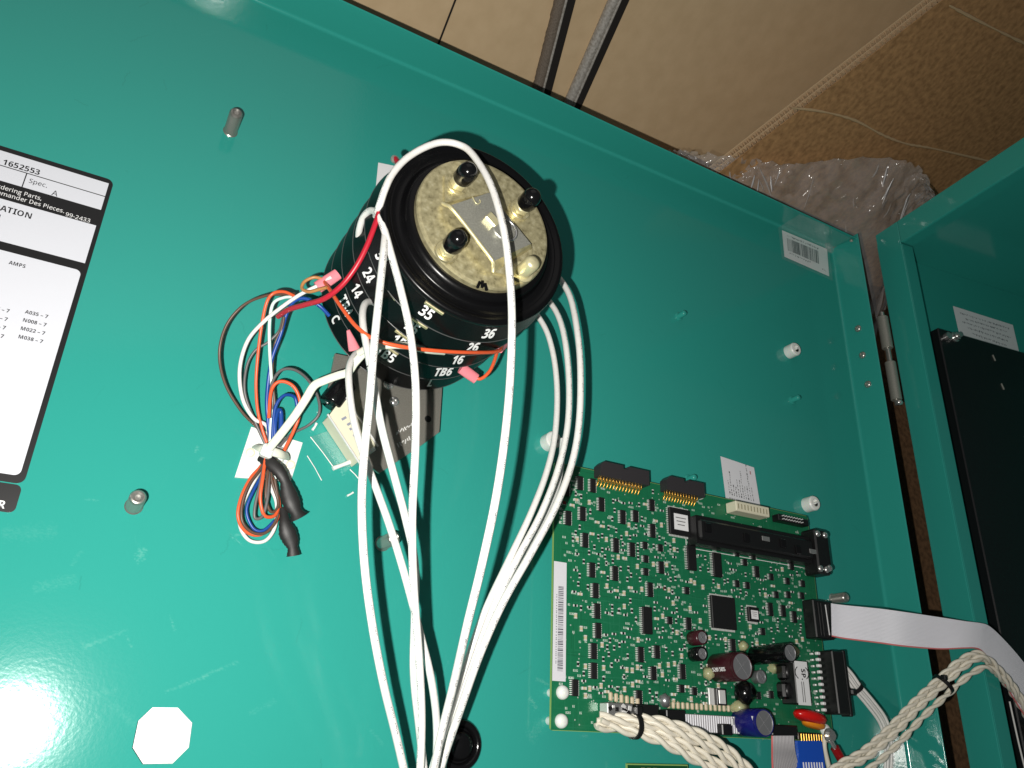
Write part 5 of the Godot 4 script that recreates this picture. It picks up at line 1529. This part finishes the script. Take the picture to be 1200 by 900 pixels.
	for w in list:
		wire(w[0].replace("white_wire", "thin_white_wire"), w[1], w[0], w[3], w[2], "wire", g, 8)
	# adhesive mount
	var t := thing("tie_mount", "square white adhesive tie mount under the wire bundle", "cable mount")
	var b := MB.new()
	b.prism(poly_mm([V(71.4, 158.1, 0), V(102.7, 154.5, 0), V(99.2, 129.4, 0), V(67.4, 126.3, 0)].map(func(p): return Vector2(p.x, p.y) / MM)), 0.1 * MM, 1.6 * MM)
	make("pad", b, M("nylon"), t)
	for p in [V(73.4, 142.2, 1), V(97.5, 139.4, 1)]:
		var r := MB.new()
		r.lathe(Vector3(p.x, p.y, 0.0015), [Vector2(2.8, 0), Vector2(2.8, 0.6), Vector2(2.2, 0.8), Vector2(1.9, 0.2)].map(func(u): return u * MM), 20)
		make("eyelet", r, M("cream_plug"), t)
	var br := MB.new()
	br.box(V(86.5, 143.5, 4), Vector3(13, 10, 6) * MM, 1.2 * MM, Basis(Vector3.BACK, -0.25))
	make("bridge", br, M("nylon"), t)
	# tie
	var tie := thing("cable_tie", "pale cable tie round the wire bundle with a long tail to the switch", "cable tie")
	var band := MB.new()
	var loop := [V(74.1, 143.1, 13), V(75.6, 140.7, 19), V(78.9, 139.5, 22), V(83.2, 138.5, 23), V(88, 138.5, 21), V(92.5, 140.2, 14)]
	band.tube(smooth(loop), 2.6 * MM, 12, 0.4, Vector3.BACK)
	make("band", band, M("tie_cream"), tie)
	var hd := V(79.1, 138.5, 22)
	box_part("lock_head", M("nylon"), tie, hd, Vector3(7, 7.5, 5.5), 1.0, Basis(Vector3.BACK, -0.25))
	var tail := MB.new()
	tail.tube(smooth([V(79, 138.9, 24), V(83.1, 146.7, 30), V(87.7, 156.5, 38), V(91.1, 165.6, 44), V(93.8, 173.2, 48), V(98.1, 176, 52), V(104.9, 180.1, 54), V(109.9, 182.8, 56), V(112.6, 188.6, 58), V(115.7, 193.8, 62)]), 2.4 * MM, 10, 0.42, Vector3(-0.15, -0.2, 1))
	make("tail", tail, M("tie_cream"), tie)
	# heat shrink ends
	for s in [
		["crinkled black heat shrink end, upper of the two below the tie", [V(77.4, 136.7, 16), V(81.9, 133, 20), V(87.4, 128.4, 22), V(91.6, 123.2, 22), V(94.5, 116.7, 22), V(97.3, 111.3, 22), V(100.6, 107.1, 21), V(102.6, 104.7, 20)], [3.0, 3.9, 3.6, 2.9, 4.7, 5.0, 3.3, 5.4]],
		["pinched black heat shrink end, lower of the two below the tie", [V(94.7, 109.6, 14), V(95.6, 105.6, 15), V(96.6, 100.7, 16), V(98.7, 96.1, 16), V(101.5, 91.9, 15), V(103.3, 88.4, 14), V(104.6, 84.5, 13)], [2.8, 2.4, 3.4, 5.0, 4.4, 2.8, 3.9]]]:
		var m := MB.new()
		var path := smooth(s[1], 6)
		var rad := []
		for i in path.size():
			var f := float(i) / 6.0
			var k := mini(int(f), s[2].size() - 2)
			rad.append(lerpf(s[2][k], s[2][k + 1], f - k) * MM * (1.0 + 0.05 * sin(i * 2.3)))
		m.tube(path, rad, 14, 0.62, Vector3(-0.1, -0.1, 1))
		tag(make("heat_shrink_end", m, M("shrink")), s[0], "heat shrink", "black heat shrink ends")

# ---------------------------------------------------------------- ribbon cables, twisted pairs
func ribbon(t: Node, left: Array, right: Array, n: int, m: String, edge_m: String, edge_last: bool) -> void:
	var a := smooth(left, 10)
	var b := smooth(right, 10)
	var grey := MB.new()
	for i in n:
		var path := []
		for j in a.size():
			path.append(a[j].lerp(b[j], (i + 0.5) / n))
		var r: float = a[0].distance_to(b[0]) / n * 0.52
		if (i == n - 1 and edge_last) or (i == 0 and not edge_last):
			var red := MB.new()
			red.tube(path, r, 8)
			make("edge_conductor", red, M(edge_m), t)
		else:
			grey.tube(path, r, 8)
			if i % 4 == 3:
				make("conductor_strip", grey, M(m), t)
				grey = MB.new()
	if grey.v.size(): make("conductor_strip", grey, M(m), t)

func cables() -> void:
	var t := thing("ribbon_cable", "wide pale grey ribbon cable with a red edge running from board into cabinet", "ribbon cable")
	ribbon(t, [V(524, 99.5, 27), V(535.8, 99, 30), V(560.2, 97.6, 42), V(577, 95.6, 52), V(607, 93.8, 60), V(632.2, 92.3, 66), V(646.8, 92.1, 68), V(657.7, 91.1, 68), V(672.9, 85.9, 66), V(696.8, 75.2, 62), V(720.4, 62.2, 58), V(751.9, 42.4, 54)], [V(520.3, 74.1, 27), V(530.8, 72.9, 30), V(554.2, 70.8, 42), V(570.2, 68.9, 52), V(599.8, 68.7, 60), V(621, 70.6, 66), V(634.5, 71.5, 68), V(642.6, 69.6, 68), V(653.7, 63.4, 66), V(673.1, 48.6, 62), V(693.2, 31.7, 58), V(720.6, 8.3, 54)], 26, "ribbon_grey", "ribbon_red", true)
	var t2 := thing("grey_ribbon", "dull grey ribbon cable hanging from the socket at the board's bottom edge", "ribbon cable")
	ribbon(t2, [V(451, 2.3, 23), V(451.1, -4.2, 22), V(454.1, -12.9, 18), V(457.3, -26.5, 14)], [V(472.7, 3, 23), V(473.5, -4.8, 22), V(479.2, -12.5, 18), V(488.2, -26.3, 14)], 16, "ribbon_dull", "ribbon_red", false)
	var bp := thing("blue_plug", "blue plug with white stripes at the bottom right of the board", "connector")
	var q := [V(479.7, -0.3, 20), V(504.2, 0.4, 20), V(505, -20.3, 20), V(479.1, -20.6, 20)]
	var pm := MB.new()
	pm.prism(poly_mm(q.map(func(p): return Vector2(p.x, p.y) / MM)), 12 * MM, 20 * MM)
	make("body", pm, M("blue_plug"), bp)
	for i in 8:
		var a: Vector3 = q[3].lerp(q[2], 0.14 + i * 0.105)
		box_part("white_stripe", M("white_print"), bp, Vector3(a.x, a.y + 0.002, 0.0202), Vector3(0.9, 9, 0.5), 0.1)
	# ring terminal with red sleeve
	var rt := thing("ring_terminal", "silver ring terminal with a red sleeve at the board's lower right corner", "terminal")
	var rr := MB.new()
	var c := V(512.9, 4, 20)
	rr.lathe(c, [Vector2(2.2, -0.6), Vector2(5.2, -0.6), Vector2(5.2, 0.6), Vector2(2.2, 0.6)].map(func(u): return u * MM), 24)
	make("ring", rr, M("bright_steel"), rt)
	var bs := MB.new()
	bs.tube(smooth([V(513.4, 1.8, 20), V(515.5, -1.6, 20), V(518.4, -5.5, 20)]), [2.6 * MM] .map(func(x): return x)[0], 10, 0.6)
	make("barrel", bs, M("bright_steel"), rt)
	var sl := MB.new()
	sl.tube(smooth([V(516.9, -3.9, 20), V(520.5, -8.9, 20), V(525.3, -14, 19), V(531.9, -20.2, 17)]), 3.2 * MM, 12)
	make("red_sleeve", sl, mat("sleeve_red", Color(0.55, 0.06, 0.08), 0.28), rt)
	var nt := MB.new()
	nt.cyl(c + V(0, 0, 0.6), 3.6 * MM, 2.6 * MM, 6)
	make("nut", nt, M("bright_steel"), rt)
	wire("clear_tube", "pale translucent tube curving down beside the silver ring terminal", "cream_wire", [V(509.8, 3.9, 18), V(510.7, -4.2, 16), V(514.3, -12.1, 14), V(519.1, -23.5, 12)], 1.8, "tube")
	# twisted pairs to the cabinet
	var g := "twisted pairs running to the cabinet"
	var p1 := [V(493.9, -31.2, 22), V(520.2, -18.3, 24), V(539.9, -9.9, 28), V(564.2, 5.9, 34), V(588, 25.9, 42), V(609.6, 44, 52), V(622.9, 57, 62), V(639.7, 64.2, 68), V(660.4, 56.7, 66), V(682.2, 45.2, 62), V(708.5, 25.9, 56), V(735.3, 6, 50)]
	var names := ["cream twisted pair along the upper edge of the bundle to the cabinet", "cream twisted pair second from the top in the bundle to the cabinet", "cream twisted pair in front, in the middle of the bundle to the cabinet", "cream twisted pair along the lower edge, straying from the bundle to the cabinet"]
	var shifts := [Vector3(-3.6, 4.0, 0), Vector3(-0.5, 0.8, 2.4), Vector3(0.5, 1.0, -3.0), Vector3(5.2, -6.0, 0)]
	for k in 4:
		twisted(names[k], g, p1, shifts[k], 23.0 + 1.5 * k, 1.4, k * 1.3)
	var bt := MB.new()
	var c0 := V(609.6, 44, 52)
	var dir: Vector3 = (V(612.8, 47.3, 54) - V(606.3, 40.8, 50)).normalized()
	var qd := Basis(dir.cross(Vector3.BACK).normalized(), Vector3.ZERO, dir)
	qd.y = qd.z.cross(qd.x)
	bt.lathe(c0, [Vector2(7.6, -1.4), Vector2(8.4, -1.4), Vector2(8.4, 1.4), Vector2(7.6, 1.4)].map(func(u): return u * MM), 24, qd)
	bt.box(c0 + V(-5.5, 4.5, 5.5), Vector3(4, 4, 4) * MM, 0.6 * MM)
	tag(make("black_tie", bt, M("black_plastic")), "black tie round the twisted pairs in front of the hinge gap", "cable tie", "black cable ties")
	# twisted pairs at the bottom of the board
	var p2 := [V(304.2, 5.9, 22), V(315.1, 5.8, 23), V(330, 4.9, 27), V(346.2, 2, 32), V(366.7, -4.7, 36), V(389.1, -14.1, 38), V(413.1, -30.1, 38)]
	var names2 := ["white twisted pair, topmost of the fan at the board's lower left", "white twisted pair, second in the fan at the board's lower left", "white twisted pair, third in the fan at the board's lower left", "white twisted pair, lowest of the fan at the board's lower left"]
	for k in 4:
		var pts := []
		for i in p2.size():
			var f := clampf((i - 1) / 3.5, 0.0, 1.0)
			pts.append(p2[i] + V(2.4, 4.2, 0.4) * (1.5 - k) * (0.45 + 0.75 * f) + V(0, 0, 1.6 * (k % 2)))
		twisted(names2[k], "twisted pairs leaving the board's lower left", pts, Vector3.ZERO, 27.0 + k, 1.75, k * 1.7)
	var b2 := MB.new()
	var c2 := V(328.7, 4.8, 27)
	b2.lathe(c2, [Vector2(7.2, -1.6), Vector2(8.2, -1.6), Vector2(8.2, 1.6), Vector2(7.2, 1.6)].map(func(u): return u * MM), 24, Basis(Vector3.BACK, Vector3.UP, Vector3.LEFT).orthonormalized())
	b2.box(c2 + V(1, 8.5, 3), Vector3(5, 5, 4) * MM, 0.6 * MM)
	tag(make("black_tie", b2, M("black_plastic")), "black tie round the white twisted pairs at the board's lower left", "cable tie", "black cable ties")
	# four parallel thin leads from the terminal plug
	var p3 := [V(531.7, 52.7, 22), V(539.2, 47, 22), V(545.9, 38.7, 23), V(557.8, 27.7, 24), V(568.9, 16, 24), V(572.9, 2.3, 23), V(572.4, -16.8, 20), V(565.8, -39.9, 18)]
	for k in 4:
		wire("parallel_lead", ["thin white lead, leftmost of four parallel ones below the terminal plug", "thin white lead, second from left of four parallel ones below the terminal plug", "thin white lead, third from left of four parallel ones below the terminal plug", "thin white lead, rightmost of four parallel ones below the terminal plug"][k], "white_wire", p3.map(func(p): return p + V(2.3, 1.2, 0) * (k - 1.5) + V(0, 0, 0.8 * (k % 2))), 1.15, "wire", "parallel thin white leads")
	var b3 := MB.new()
	var c3 := V(544.9, 38.7, 23)
	var d3: Vector3 = (p3[3] - p3[1]).normalized()
	var q3 := Basis(d3.cross(Vector3.BACK).normalized(), Vector3.ZERO, d3)
	q3.y = q3.z.cross(q3.x)
	b3.lathe(c3, [Vector2(5.0, -1.5), Vector2(5.8, -1.5), Vector2(5.8, 1.5), Vector2(5.0, 1.5)].map(func(u): return u * MM), 20, q3)
	b3.box(c3 + V(-7, -3.5, 2), Vector3(6.5, 5, 5) * MM, 1.2 * MM)
	tag(make("black_tie", b3, M("black_plastic")), "black tie round the four parallel white leads below the terminal plug", "cable tie", "black cable ties")
